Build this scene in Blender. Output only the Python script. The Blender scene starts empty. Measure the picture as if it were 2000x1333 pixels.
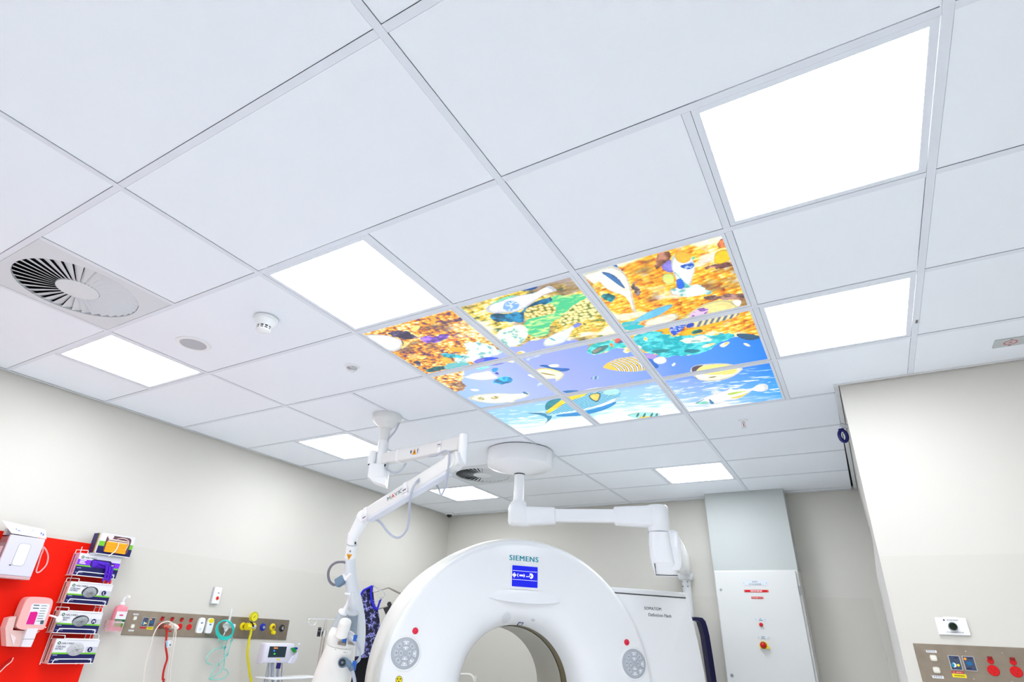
import bpy, bmesh, math, random
import numpy as np
from mathutils import Matrix, Vector

PI = math.pi
random.seed(4)
rng = np.random.default_rng(7)
scene = bpy.context.scene
COL = scene.collection

# ------------------------------------------------------------------ camera
CAM = np.array([1.961, -1.8051, 1.3623])
YAW, PITCH, ROLL = -0.5615, 0.4834, 0.0528
FPX, CX, CY = 1112.22, 961.67, 660.70


def cam_axes(yaw, pitch, roll):
    f = np.array([math.sin(yaw) * math.cos(pitch), math.cos(yaw) * math.cos(pitch), math.sin(pitch)])
    r = np.array([math.cos(yaw), -math.sin(yaw), 0.0])
    u = np.cross(r, f)
    return np.array([math.cos(roll) * r + math.sin(roll) * u, -math.sin(roll) * r + math.cos(roll) * u, f])


AX = cam_axes(YAW, PITCH, ROLL)
cd = bpy.data.cameras.new('camera')
cam = bpy.data.objects.new('camera', cd)
COL.objects.link(cam)
cam.matrix_world = Matrix(((AX[0][0], AX[1][0], -AX[2][0], CAM[0]), (AX[0][1], AX[1][1], -AX[2][1], CAM[1]),
                           (AX[0][2], AX[1][2], -AX[2][2], CAM[2]), (0, 0, 0, 1)))
cd.sensor_fit = 'HORIZONTAL'
cd.sensor_width = 36.0
cd.lens = FPX * 36.0 / 2000.0
cd.shift_x = (1000 - CX) / 2000.0
cd.shift_y = (CY - 666.5) / 2000.0
cd.clip_start = 0.02
scene.camera = cam

# ------------------------------------------------------------------ world, exposure, lamp strengths
w = bpy.data.worlds.new('world')
scene.world = w
w.use_nodes = True
w.node_tree.nodes['Background'].inputs[0].default_value = (0.5, 0.52, 0.55, 1)
w.node_tree.nodes['Background'].inputs[1].default_value = 0.05
vs = scene.view_settings
vs.view_transform = 'Standard'
vs.look = 'None'
vs.gamma = 1.0
vs.use_curve_mapping = False
vs.exposure = 0.0
LED = 18.4            # luminaire diffuser strength
LED_COL = (0.94, 0.98, 1.02)
MURAL = 1.15          # backlight behind the printed panels

# ------------------------------------------------------------------ helpers


def ray(x, y):
    return AX.T @ np.array([(x - CX) / FPX, -(y - CY) / FPX, 1.0])


def pt(axis, val, x, y):
    """where the sight line of photo point (x, y) meets the plane axis = val (real depth of the thing)"""
    i = 'xyz'.index(axis)
    d = ray(x, y)
    return CAM + (val - CAM[i]) / d[i] * d


def ptd(x, y, depth):
    return CAM + depth * ray(x, y)


def lin(c):
    return tuple((v / 12.92 if v <= 0.04045 else ((v + 0.055) / 1.055) ** 2.4) for v in c)


def s8(r, g, b):
    return lin((r / 255, g / 255, b / 255))


MATS = {}


def mat(name, col, rough=0.5, metal=0.0, emit=None, estr=0.0, alpha=1.0, trans=0.0, ior=1.45, bump=None, var=None, spec=0.5):
    if name in MATS:
        return MATS[name]
    m = bpy.data.materials.new(name)
    m.use_nodes = True
    nt = m.node_tree
    b = nt.nodes['Principled BSDF']
    b.inputs['Base Color'].default_value = (*col, 1)
    b.inputs['Roughness'].default_value = rough
    b.inputs['Metallic'].default_value = metal
    b.inputs['IOR'].default_value = ior
    b.inputs['Specular IOR Level'].default_value = spec
    if alpha < 1:
        b.inputs['Alpha'].default_value = alpha
    if trans:
        b.inputs['Transmission Weight'].default_value = trans
    if emit:
        b.inputs['Emission Color'].default_value = (*emit, 1)
        b.inputs['Emission Strength'].default_value = estr
    if bump or var:
        tc = nt.nodes.new('ShaderNodeTexCoord')
    if var:
        sc, amt = var
        nz = nt.nodes.new('ShaderNodeTexNoise')
        nz.inputs['Scale'].default_value = sc
        nz.inputs['Detail'].default_value = 3
        nt.links.new(tc.outputs['Object'], nz.inputs['Vector'])
        mx = nt.nodes.new('ShaderNodeMix')
        mx.data_type = 'RGBA'
        mx.inputs[6].default_value = (*[max(0, v * (1 - amt)) for v in col], 1)
        mx.inputs[7].default_value = (*[min(1, v * (1 + amt)) for v in col], 1)
        nt.links.new(nz.outputs['Fac'], mx.inputs[0])
        nt.links.new(mx.outputs[2], b.inputs['Base Color'])
    if bump:
        sc, st = bump
        nz = nt.nodes.new('ShaderNodeTexNoise')
        nz.inputs['Scale'].default_value = sc
        nt.links.new(tc.outputs['Object'], nz.inputs['Vector'])
        bp = nt.nodes.new('ShaderNodeBump')
        bp.inputs['Strength'].default_value = st
        bp.inputs['Distance'].default_value = 0.002
        nt.links.new(nz.outputs['Fac'], bp.inputs['Height'])
        nt.links.new(bp.outputs[0], b.inputs['Normal'])
    if emit and estr < 5:
        m.cycles.emission_sampling = 'NONE'
    MATS[name] = m
    return m


class MB:
    """collects shapes; build() links them as ONE mesh object"""

    def __init__(s):
        s.v, s.f = [], []

    def add(s, vs_, fs):
        k = len(s.v)
        s.v += [tuple(float(c) for c in p) for p in vs_]
        s.f += [tuple(i + k for i in f) for f in fs]
        return s

    def box(s, x0, x1, y0, y1, z0, z1, bev=0.0, seg=2):
        if bev <= 0:
            v = [(x0, y0, z0), (x1, y0, z0), (x1, y1, z0), (x0, y1, z0), (x0, y0, z1), (x1, y0, z1), (x1, y1, z1), (x0, y1, z1)]
            return s.add(v, [(0, 3, 2, 1), (4, 5, 6, 7), (0, 1, 5, 4), (1, 2, 6, 5), (2, 3, 7, 6), (3, 0, 4, 7)])
        bm = bmesh.new()
        bmesh.ops.create_cube(bm, size=1)
        for q in bm.verts:
            q.co = Vector(((x0 + x1) / 2 + q.co.x * (x1 - x0), (y0 + y1) / 2 + q.co.y * (y1 - y0), (z0 + z1) / 2 + q.co.z * (z1 - z0)))
        bmesh.ops.bevel(bm, geom=list(bm.edges), offset=bev, segments=seg, profile=0.5, affect='EDGES')
        return s.bm(bm)

    def bm(s, bm):
        bm.verts.index_update()
        s.add([q.co for q in bm.verts], [[q.index for q in f.verts] for f in bm.faces])
        bm.free()
        return s

    def xf(s, M):
        s.v = [tuple(M @ Vector(p)) for p in s.v]
        return s

    def merge(s, o):
        return s.add(o.v, o.f)

    def cyl(s, p0, p1, r0, r1=None, n=20, caps=True):
        r1 = r0 if r1 is None else r1
        p0, p1 = np.array(p0, float), np.array(p1, float)
        d = (p1 - p0) / np.linalg.norm(p1 - p0)
        a = np.cross(d, (0, 0, 1) if abs(d[2]) < .9 else (1, 0, 0))
        a /= np.linalg.norm(a)
        b = np.cross(d, a)
        v = []
        for p, r in ((p0, r0), (p1, r1)):
            for i in range(n):
                t = 2 * PI * i / n
                v.append(p + r * (math.cos(t) * a + math.sin(t) * b))
        f = [(i, (i + 1) % n, n + (i + 1) % n, n + i) for i in range(n)]
        if caps:
            f += [tuple(reversed(range(n))), tuple(range(n, 2 * n))]
        return s.add(v, f)

    def lathe(s, prof, c=(0, 0, 0), n=32, axis=2, close=False):
        """prof: (radius, height) pairs turned about an axis through c"""
        v, f = [], []
        for r, h in prof:
            for i in range(n):
                t = 2 * PI * i / n
                p = [r * math.cos(t), r * math.sin(t), h]
                if axis == 0:
                    p = [p[2], p[0], p[1]]
                elif axis == 1:
                    p = [p[1], p[2], p[0]]
                v.append([p[k] + c[k] for k in range(3)])
        m = len(prof)
        for j in range(m - 1):
            for i in range(n):
                f.append((j * n + i, j * n + (i + 1) % n, (j + 1) * n + (i + 1) % n, (j + 1) * n + i))
        if close:
            f.append(tuple(reversed(range(n))))
            f.append(tuple(range((m - 1) * n, m * n)))
        return s.add(v, f)

    def tube(s, pts, r, n=10, smooth=6, closed=False, caps=True):
        P = [np.array(p, float) for p in pts]
        if smooth and len(P) > 2:
            P = crom(P, smooth, closed)
        m = len(P)
        v, f = [], []
        prev = None
        for i in range(m):
            if closed:
                t = P[(i + 1) % m] - P[i - 1]
            else:
                t = P[min(i + 1, m - 1)] - P[max(i - 1, 0)]
            t = t / (np.linalg.norm(t) + 1e-12)
            if prev is None:
                a = np.cross(t, (0, 0, 1) if abs(t[2]) < .9 else (1, 0, 0))
            else:
                a = prev - t * (prev @ t)
            a /= np.linalg.norm(a) + 1e-12
            prev = a
            b = np.cross(t, a)
            rr = r if not callable(r) else r(i / max(1, m - 1))
            for k in range(n):
                q = 2 * PI * k / n
                v.append(P[i] + rr * (math.cos(q) * a + math.sin(q) * b))
        for i in range(m if closed else m - 1):
            j = (i + 1) % m
            for k in range(n):
                f.append((i * n + k, i * n + (k + 1) % n, j * n + (k + 1) % n, j * n + k))
        if not closed and caps:
            f += [tuple(reversed(range(n))), tuple(range((m - 1) * n, m * n))]
        return s.add(v, f)

    def prism(s, poly, z0, z1):
        """polygon (ccw seen from +z) pulled from z0 to z1"""
        n = len(poly)
        ar = sum(poly[i][0] * poly[(i + 1) % n][1] - poly[(i + 1) % n][0] * poly[i][1] for i in range(n))
        if ar < 0:
            poly = poly[::-1]
        v = [(x, y, z0) for x, y in poly] + [(x, y, z1) for x, y in poly]
        f = [tuple(reversed(range(n))), tuple(range(n, 2 * n))]
        f += [(i, (i + 1) % n, n + (i + 1) % n, n + i) for i in range(n)]
        return s.add(v, f)

    def loft(s, secs, n=28, e=2.6, caps=True):
        """secs: (centre, half axis a, half axis b); superellipse sections joined to one skin"""
        v, f = [], []
        for c, a, b in secs:
            c, a, b = map(lambda q: np.array(q, float), (c, a, b))
            for i in range(n):
                t = 2 * PI * i / n
                ct, st = math.cos(t), math.sin(t)
                v.append(c + a * math.copysign(abs(ct) ** (2 / e), ct) + b * math.copysign(abs(st) ** (2 / e), st))
        for j in range(len(secs) - 1):
            for i in range(n):
                f.append((j * n + i, j * n + (i + 1) % n, (j + 1) * n + (i + 1) % n, (j + 1) * n + i))
        if caps:
            f += [tuple(reversed(range(n))), tuple(range((len(secs) - 1) * n, len(secs) * n))]
        return s.add(v, f)

    def beam(s, p0, p1, w0, h0, w1=None, h1=None, bev=0.008, up=(0, 0, 1)):
        """straight bar with a rounded rectangular section"""
        w1 = w0 if w1 is None else w1
        h1 = h0 if h1 is None else h1
        p0, p1 = np.array(p0, float), np.array(p1, float)
        d = p1 - p0
        d /= np.linalg.norm(d)
        a = np.cross(d, up)
        a /= np.linalg.norm(a)
        b = np.cross(a, d)
        secs = []
        for p, ww, hh in ((p0, w0 - 2 * bev, h0 - 2 * bev), (p0 + d * bev, w0, h0), (p1 - d * bev, w1, h1), (p1, w1 - 2 * bev, h1 - 2 * bev)):
            secs.append((p, a * ww / 2, b * hh / 2))
        return s.loft(secs, n=24, e=7)

    def text(s, txt, x, y, z, h, align='LEFT', bold=0.0, sx=1.0, sp=1.0):
        """flat printed lettering, cap height h, facing +z"""
        c = bpy.data.curves.new('t', 'FONT')
        c.body = txt
        c.align_x = align
        c.space_character = sp
        c.resolution_u = 3
        o = bpy.data.objects.new('t', c)
        me = bpy.data.meshes.new_from_object(o)
        k = h / 0.73
        for j_, o_ in enumerate((0, -bold, bold) if bold else (0,)):
            s.add([(x + (p.co.x + o_) * k * sx, y + p.co.y * k, z + j_ * 2e-5) for p in me.vertices], [tuple(q.vertices) for q in me.polygons])
        bpy.data.meshes.remove(me)
        bpy.data.objects.remove(o)
        bpy.data.curves.remove(c)
        return s

    def mesh(s, m, o=(0, 0, 0), smooth=False, angle=40):
        me = bpy.data.meshes.new('m')
        me.from_pydata([(p[0] - o[0], p[1] - o[1], p[2] - o[2]) for p in s.v], [], s.f)
        bm = bmesh.new()
        bm.from_mesh(me)
        bmesh.ops.recalc_face_normals(bm, faces=bm.faces)
        if smooth:
            for e in bm.edges:
                if len(e.link_faces) == 2 and e.calc_face_angle(0) > math.radians(angle):
                    e.smooth = False
            for q in bm.faces:
                q.smooth = True
        bm.to_mesh(me)
        bm.free()
        me.materials.append(m)
        return me


def crom(P, k, closed=False):
    out = []
    m = len(P)
    for i in range(m if closed else m - 1):
        p0 = P[i - 1] if (closed or i > 0) else 2 * P[0] - P[1]
        p1, p2 = P[i], P[(i + 1) % m]
        p3 = P[(i + 2) % m] if (closed or i + 2 < m) else 2 * P[-1] - P[-2]
        for j in range(k):
            t = j / k
            out.append(0.5 * ((2 * p1) + (p2 - p0) * t + (2 * p0 - 5 * p1 + 4 * p2 - p3) * t * t + (3 * p1 - p0 - 3 * p2 + p3) * t ** 3))
    if not closed:
        out.append(P[-1])
    return out


def frame(o, a, b, c):
    return Matrix(((a[0], b[0], c[0], o[0]), (a[1], b[1], c[1], o[1]), (a[2], b[2], c[2], o[2]), (0, 0, 0, 1)))


I4 = Matrix.Identity(4)


def tag(o, label=None, cat=None, group=None, kind=None):
    if label:
        o['label'] = label
    if cat:
        o['category'] = cat
    if group:
        o['group'] = group
    if kind:
        o['kind'] = kind
    return o


class Thing:
    """an Empty at the thing's base; part() hangs meshes under it. F places the local axes, o is the base in them"""

    def __init__(s, name, label, cat, o=(0, 0, 0), F=I4, group=None):
        s.e = bpy.data.objects.new(name, None)
        s.e.empty_display_size = 0.05
        COL.objects.link(s.e)
        s.e.matrix_world = F @ Matrix.Translation(o)
        s.o = o
        tag(s.e, label, cat, group)

    def part(s, name, mb, m, parent=None, smooth=False, label=None, angle=40):
        ob = bpy.data.objects.new(name, mb.mesh(m, s.o, smooth, angle))
        COL.objects.link(ob)
        ob.parent = (parent or s.e)
        if label:
            ob['label'] = label
        return ob


def single(name, label, cat, mb, m, o=(0, 0, 0), F=I4, smooth=False, group=None):
    ob = bpy.data.objects.new(name, mb.mesh(m, o, smooth))
    COL.objects.link(ob)
    ob.matrix_world = F @ Matrix.Translation(o)
    return tag(ob, label, cat, group)


def struct(name, mb, m, parent=None):
    ob = bpy.data.objects.new(name, mb.mesh(m))
    COL.objects.link(ob)
    if parent:
        ob.parent = parent
    else:
        ob['kind'] = 'structure'
    return ob


def copy_tree(src, parent=None):
    c = src.copy()
    COL.objects.link(c)
    if parent:
        c.parent = parent
    for ch in [q for q in bpy.data.objects if q.parent == src]:
        copy_tree(ch, c)
    return c


def rrect(x0, x1, y0, y1, r, n=5):
    p = []
    for cx, cy, a in ((x1 - r, y1 - r, 0), (x0 + r, y1 - r, 90), (x0 + r, y0 + r, 180), (x1 - r, y0 + r, 270)):
        for i in range(n + 1):
            t = math.radians(a + 90 * i / n)
            p.append((cx + r * math.cos(t), cy + r * math.sin(t)))
    return p


def oval(cx, cy, rx, ry, n=28, rot=0):
    c, s_ = math.cos(rot), math.sin(rot)
    return [(cx + rx * math.cos(t) * c - ry * math.sin(t) * s_, cy + rx * math.cos(t) * s_ + ry * math.sin(t) * c)
            for t in [2 * PI * i / n for i in range(n)]]


def chaikin(p, k=2):
    for _ in range(k):
        q = []
        for i in range(len(p)):
            a, b = p[i], p[(i + 1) % len(p)]
            q.append((.75 * a[0] + .25 * b[0], .75 * a[1] + .25 * b[1]))
            q.append((.25 * a[0] + .75 * b[0], .25 * a[1] + .75 * b[1]))
        p = q
    return p


# ------------------------------------------------------------------ materials
M_TILE = mat('ceiling_tile', (0.875, 0.915, 0.965), 0.9, bump=(260, 0.15), var=(2.0, 0.012))
M_TEE = mat('ceiling_tee', (0.77, 0.81, 0.87), 0.5)
M_VOID = mat('plenum_dark', (0.03, 0.03, 0.032), 0.9)
M_WALL = mat('wall_paint', (0.66, 0.64, 0.59), 0.75, bump=(180, 0.05), var=(0.8, 0.012))
M_SHEET = mat('wall_vinyl', (0.635, 0.612, 0.56), 0.55, var=(0.9, 0.012))
M_FLOOR = mat('floor_vinyl', (0.90, 0.93, 0.97), 0.4, var=(3.0, 0.04))
M_TRIM = mat('trim_white', (0.74, 0.76, 0.77), 0.45)
M_WHITE = mat('white_plastic', (0.87, 0.885, 0.90), 0.32)
M_GWHITE = mat('gloss_white', (0.90, 0.91, 0.925), 0.22)
M_CREAM = mat('cream_enamel', (0.80, 0.79, 0.75), 0.35)
M_LED = mat('led_diffuser', (0.9, 0.9, 0.9), 0.5, emit=LED_COL, estr=LED)
M_LGREY = mat('light_grey_plastic', (0.55, 0.58, 0.62), 0.4)
M_GREY = mat('grey_plastic', (0.30, 0.32, 0.35), 0.45)
M_DARK = mat('dark_plastic', (0.02, 0.02, 0.025), 0.4)
M_BLACK = mat('black_recess', (0.006, 0.006, 0.007), 0.8)
M_CHROME = mat('chrome', (0.75, 0.76, 0.77), 0.18, metal=1.0)
M_STEEL = mat('brushed_steel', (0.34, 0.285, 0.225), 0.36, metal=0.8, var=(14, 0.2))
M_SEDGE = mat('steel_edge', (0.32, 0.28, 0.22), 0.4, metal=0.8)
M_RED = mat('red_plastic', s8(205, 8, 14), 0.35)
M_REDP = mat('red_wall_panel', s8(244, 24, 0), 0.5, var=(1.2, 0.03), spec=0.2)
M_ORANGE = mat('orange_print', s8(255, 165, 10), 0.6)
M_YELLOW = mat('yellow_plastic', s8(235, 215, 20), 0.35)
M_BLUE = mat('blue_plastic', s8(10, 40, 170), 0.35)
M_NAVY = mat('navy_print', s8(8, 6, 84), 0.5)
M_GREEN = mat('green_print', s8(110, 190, 40), 0.5)
M_DGREEN = mat('dark_green_print', s8(0, 95, 50), 0.5)
M_PURPLE = mat('purple_print', s8(128, 40, 225), 0.5)
M_VIOLET = mat('violet_nitrile', s8(78, 10, 190), 0.5)
M_MAGENTA = mat('magenta_print', s8(215, 0, 130), 0.5)
M_CARD = mat('white_card', s8(226, 226, 232), 0.55)
M_CARDS = mat('card_grey', s8(198, 200, 208), 0.6)
M_PINKS = mat('card_side', s8(226, 186, 176), 0.6)
M_PINK = mat('pink_soap', s8(240, 140, 155), 0.3, alpha=0.9)
M_CLEAR = mat('clear_plastic', (0.9, 0.92, 0.93), 0.15, alpha=0.38)
M_FROST = mat('frosted_pink_plastic', s8(240, 205, 198), 0.35, alpha=0.85)
M_CABLE = mat('grey_cable', s8(182, 188, 203), 0.4)
M_WCABLE = mat('white_cable', s8(228, 222, 212), 0.4)
M_TEAL = mat('teal_tube', s8(40, 196, 186), 0.25, alpha=0.92)
M_TEALP = mat('pale_teal_tube', s8(150, 218, 206), 0.25, alpha=0.75)
M_YHOSE = mat('yellow_hose', s8(222, 208, 20), 0.35)
M_RHOSE = mat('red_cable', s8(190, 22, 14), 0.35)
M_WIRE = mat('white_wire', (0.86, 0.86, 0.86), 0.3)
M_TEXT = mat('grey_lettering', s8(70, 90, 100), 0.5)
M_INK = mat('black_ink', (0.02, 0.02, 0.03), 0.5)
M_SIEM = mat('teal_lettering', s8(0, 150, 170), 0.45)
M_SLATE = mat('slate_plastic', s8(110, 135, 160), 0.4)
M_TRI = mat('warning_yellow', s8(240, 165, 10), 0.5)
M_BBLUE = mat('print_blue', s8(40, 80, 175), 0.5)
M_GLOVE = mat('grey_nitrile', s8(150, 155, 158), 0.55, var=(60, 0.25))
M_RIM = mat('tunnel_grey', s8(196, 192, 182), 0.45)
M_OLIVE = mat('scan_window_olive', s8(112, 100, 66), 0.4)

# ================================================================== ROOM SHELL
H = 2.7
XL, YB, XR, YF = -2.385, 4.31, 3.6, -3.6
XC, YC = 2.07, 1.69          # corner of the projecting wall on the right
SEAM = 1.80
struct('floor', MB().box(XL - .1, XR + .1, YF - .1, YB + .1, -0.1, 0), M_FLOOR)
wl = struct('wall_left', MB().box(XL - .1, XL, YF - .1, YB + .1, 0, H + .03), M_WALL)
struct('wall_sheet', MB().box(XL, XL + .002, YF, YB, 0.02, SEAM + .01), M_SHEET, wl)
wb = struct('wall_back', MB().box(XL, XR, YB, YB + .1, 0, H + .03), M_WALL)
struct('wall_sheet', MB().box(XL + .002, 0.79, YB - .002, YB, 0.02, SEAM), M_SHEET, wb)
struct('wall_sheet', MB().box(1.51, 2.0, YB - .002, YB, 0.02, SEAM), M_SHEET, wb)
lean = 0.017
ZD = 1.97                     # head of the doorway in the flank of the projecting wall


def flank(za, zb, xa, xb):
    v = []
    for z, xk in ((za, xa), (zb, xb)):
        xl = XC - lean * (H - z)
        v += [(xl, YC, z), (XR, YC, z), (XR, YB, z), (xk, YB, z)]
    return MB().add(v, [(3, 2, 1, 0), (4, 5, 6, 7), (0, 1, 5, 4), (1, 2, 6, 5), (2, 3, 7, 6), (3, 0, 4, 7)])


wr = struct('wall_right', flank(ZD, H + .03, 2.11, 2.092), M_WALL)
struct('lower_wall', flank(0, ZD, 2.015, 2.072), M_WALL, wr)
xs = XC - lean * (H - SEAM)
x0 = XC - lean * H
struct('wall_sheet', MB().add([(x0, YC - .002, .02), (XR, YC - .002, .02), (XR, YC - .002, SEAM), (xs, YC - .002, SEAM),
                              (x0, YC, .02), (XR, YC, .02), (XR, YC, SEAM), (xs, YC, SEAM)],
                             [(0, 1, 2, 3), (7, 6, 5, 4), (0, 4, 5, 1), (1, 5, 6, 2), (2, 6, 7, 3), (3, 7, 4, 0)]), M_SHEET, wr)
struct('wall_front', MB().box(XL, XR, YF - .1, YF, 0, H + .03), M_WALL)
struct('wall_side', MB().box(XR, XR + .1, YF - .1, YC, 0, H + .03), M_WALL)
struct('wall_bulkhead', MB().box(0.802, 1.50, 4.08, YB, 2.002, H + .01), mat('bulkhead_paint', (0.47, 0.50, 0.495), 0.6))
# shadow-line angle along the walls, held 6 mm off the wall
g = .006
struct('trim_1', MB().box(XL + g, XL + .026, YF + .03, YB - g, H - .003, H + .004), M_TRIM)
struct('trim_2', MB().box(XL + .03, 0.795, YB - .026, YB - g, H - .003, H + .004), M_TRIM)
struct('trim_3', MB().box(1.512, XC - .03, YB - .026, YB - g, H - .003, H + .004), M_TRIM)
struct('trim_4', MB().prism([(XC - .028, YC - .028), (XC - .004, YC - .028), (XC - .003, YC), (2.088, YB - .03), (2.062, YB - .03)], H - .003, H + .004), M_TRIM)
struct('trim_5', MB().box(XC - .004, XR - .01, YC - .026, YC - g, H - .003, H + .004), M_TRIM)
# skirting
struct('baseboard_left', MB().box(XL + .002, XL + .014, YF, YB, 0, .1), M_LGREY)
struct('baseboard_back', MB().box(XL + .02, .79, YB - .014, YB - .002, 0, .1), M_LGREY)

# ------------------------------------------------------------------ suspended ceiling
T = 0.6
ceil = struct('ceiling', MB().box(XL - .1, XR + .1, YF - .1, YB + .1, H + .055, H + .1), M_VOID)
lights = [(-3, -1), (-3, 2), (-3, 5), (0, -1), (3, -1), (3, 1), (1, 5), (-3, -4), (0, -4), (3, -4)]  # the row behind the camera is unseen, added to light the room
murals = [(i, j) for i in range(3) for j in range(3)]
vents = [(-2, -2), (-2, 4)]
taken = set(lights + murals + vents)
split = {-3: {-4, -1, 2, 5}, -1: {-2, 1, 4}, 1: {-4, -1, 0, 1, 2, 5}, 3: {-4, -1, 0, 1, 2}, 5: set()}
tiles = {}
GAP = 0.0010


def tile(xa, xb, ya, yb):
    """one lay-in tile, its edges held a hair off the tees"""
    xa, xb, ya, yb = max(xa, XL + .02), min(xb, XR), max(ya, YF), min(yb, YB - .02)
    if xb - xa < .03 or yb - ya < .03:
        return
    e = .012 + GAP
    key = (round(xb - xa, 3), round(yb - ya, 3))
    if key not in tiles:
        hx, hy = key[0] / 2 - e, key[1] / 2 - e
        tiles[key] = MB().box(-hx, hx, -hy, hy, 0.0012, 0.016, bev=.0011, seg=1).mesh(M_TILE)
    o = bpy.data.objects.new('tile', tiles[key])
    COL.objects.link(o)
    o.parent = ceil
    o.location = ((xa + xb) / 2, (ya + yb) / 2, H)


for j in range(-6, 8):
    for s0 in (-4, -2, 0, 2, 4):
        cells = [(s0, s0 + 1), (s0 + 1, s0 + 2)] if j in split[s0 + 1] else [(s0, s0 + 2)]
        for a, b in cells:
            if (a, j) in taken:
                continue
            ya, yb, xa, xb = j * T, (j + 1) * T, a * T, b * T
            if s0 == 4 and ya >= YC:
                continue
            if s0 == 4 and yb > YC:
                yb = YC
            if s0 == 2 and yb > YC and b * T > XC:
                if ya > YC:
                    xb = XC - .012
                else:                                   # the tile notched round the wall corner
                    e = .012 + GAP
                    p = [(xa + e, ya + e), (xb - e, ya + e), (xb - e, YC - .02), (XC - .02, YC - .02), (XC - .02, yb - e), (xa + e, yb - e)]
                    struct('tile', MB().prism(p, H + .0012, H + .016), M_TILE, ceil)
                    continue
            tile(xa, xb, ya, yb)
# tees: main runners along y, long and short cross tees along x and y
for a in (-2, 0, 2, 4):
    y1 = YB - .03 if a < 4 else YC - .028
    struct('main_tee', MB().box(a * T - .012, a * T + .012, YF, y1, H - .0012, H + .0008).box(a * T - .0012, a * T + .0012, YF, y1, H + .001, H + .05), M_TEE, ceil)
for j in range(-5, 8):
    for s0 in (-4, -2, 0, 2, 4):
        xa, xb = max(s0 * T + .0125, XL + .028), min((s0 + 2) * T - .0125, XR)
        if j * T > YC and s0 == 4:
            continue
        if j * T > YC and s0 == 2:
            xb = XC - .03
        struct('cross_tee', MB().box(xa, xb, j * T - .012, j * T + .012, H - .0008, H + .0008), M_TEE, ceil)
for c, rows in split.items():
    for j in rows:
        struct('cross_tee', MB().box(c * T - .012, c * T + .012, j * T + .0125, (j + 1) * T - .0125, H - .0008, H + .0008), M_TEE, ceil)

# ------------------------------------------------------------------ recessed LED panels


def panel_frame(inner, z1=.0):
    o, i = .2865, inner
    m = MB()
    for x0_, x1_, y0_, y1_ in ((-o, o, -o, -i), (-o, o, i, o), (-o, -i, -i, i), (i, o, -i, i)):
        m.box(x0_, x1_, y0_, y1_, z1 + .0005, .03)
    return m


fr_mesh = panel_frame(.266).mesh(M_TEE)
df_mesh = MB().box(-.266, .266, -.266, .266, .006, .028).mesh(M_LED)
LL = {(-3, -1): 'square ceiling light beside the left wall, just past the larger swirl vent',
      (-3, 2): 'ceiling light half hidden behind the white cable-hung arm',
      (-3, 5): 'small ceiling light in the far left corner, next to the distant swirl vent',
      (0, -1): 'square ceiling light touching the front left corner of the fish mural',
      (3, -1): 'largest ceiling light, at the top right of the photo',
      (3, 1): 'ceiling light directly right of the fish mural, along its middle row',
      (1, 5): 'far ceiling light near the back wall above the white electrical cabinet',
      (-3, -4): 'unseen ceiling light added behind the camera on the left for more light', (0, -4): 'unseen ceiling light added behind the camera in the middle for more light',
      (3, -4): 'unseen ceiling light added behind the camera on the right for more light'}
for (i, j) in lights:
    t = Thing('ceiling_light', LL[(i, j)], 'ceiling light', ((i + .5) * T, (j + .5) * T, H), group='recessed square ceiling lights')
    for nm, me in (('frame', fr_mesh), ('diffuser', df_mesh)):
        o = bpy.data.objects.new(nm, me)
        COL.objects.link(o)
        o.parent = t.e

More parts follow.
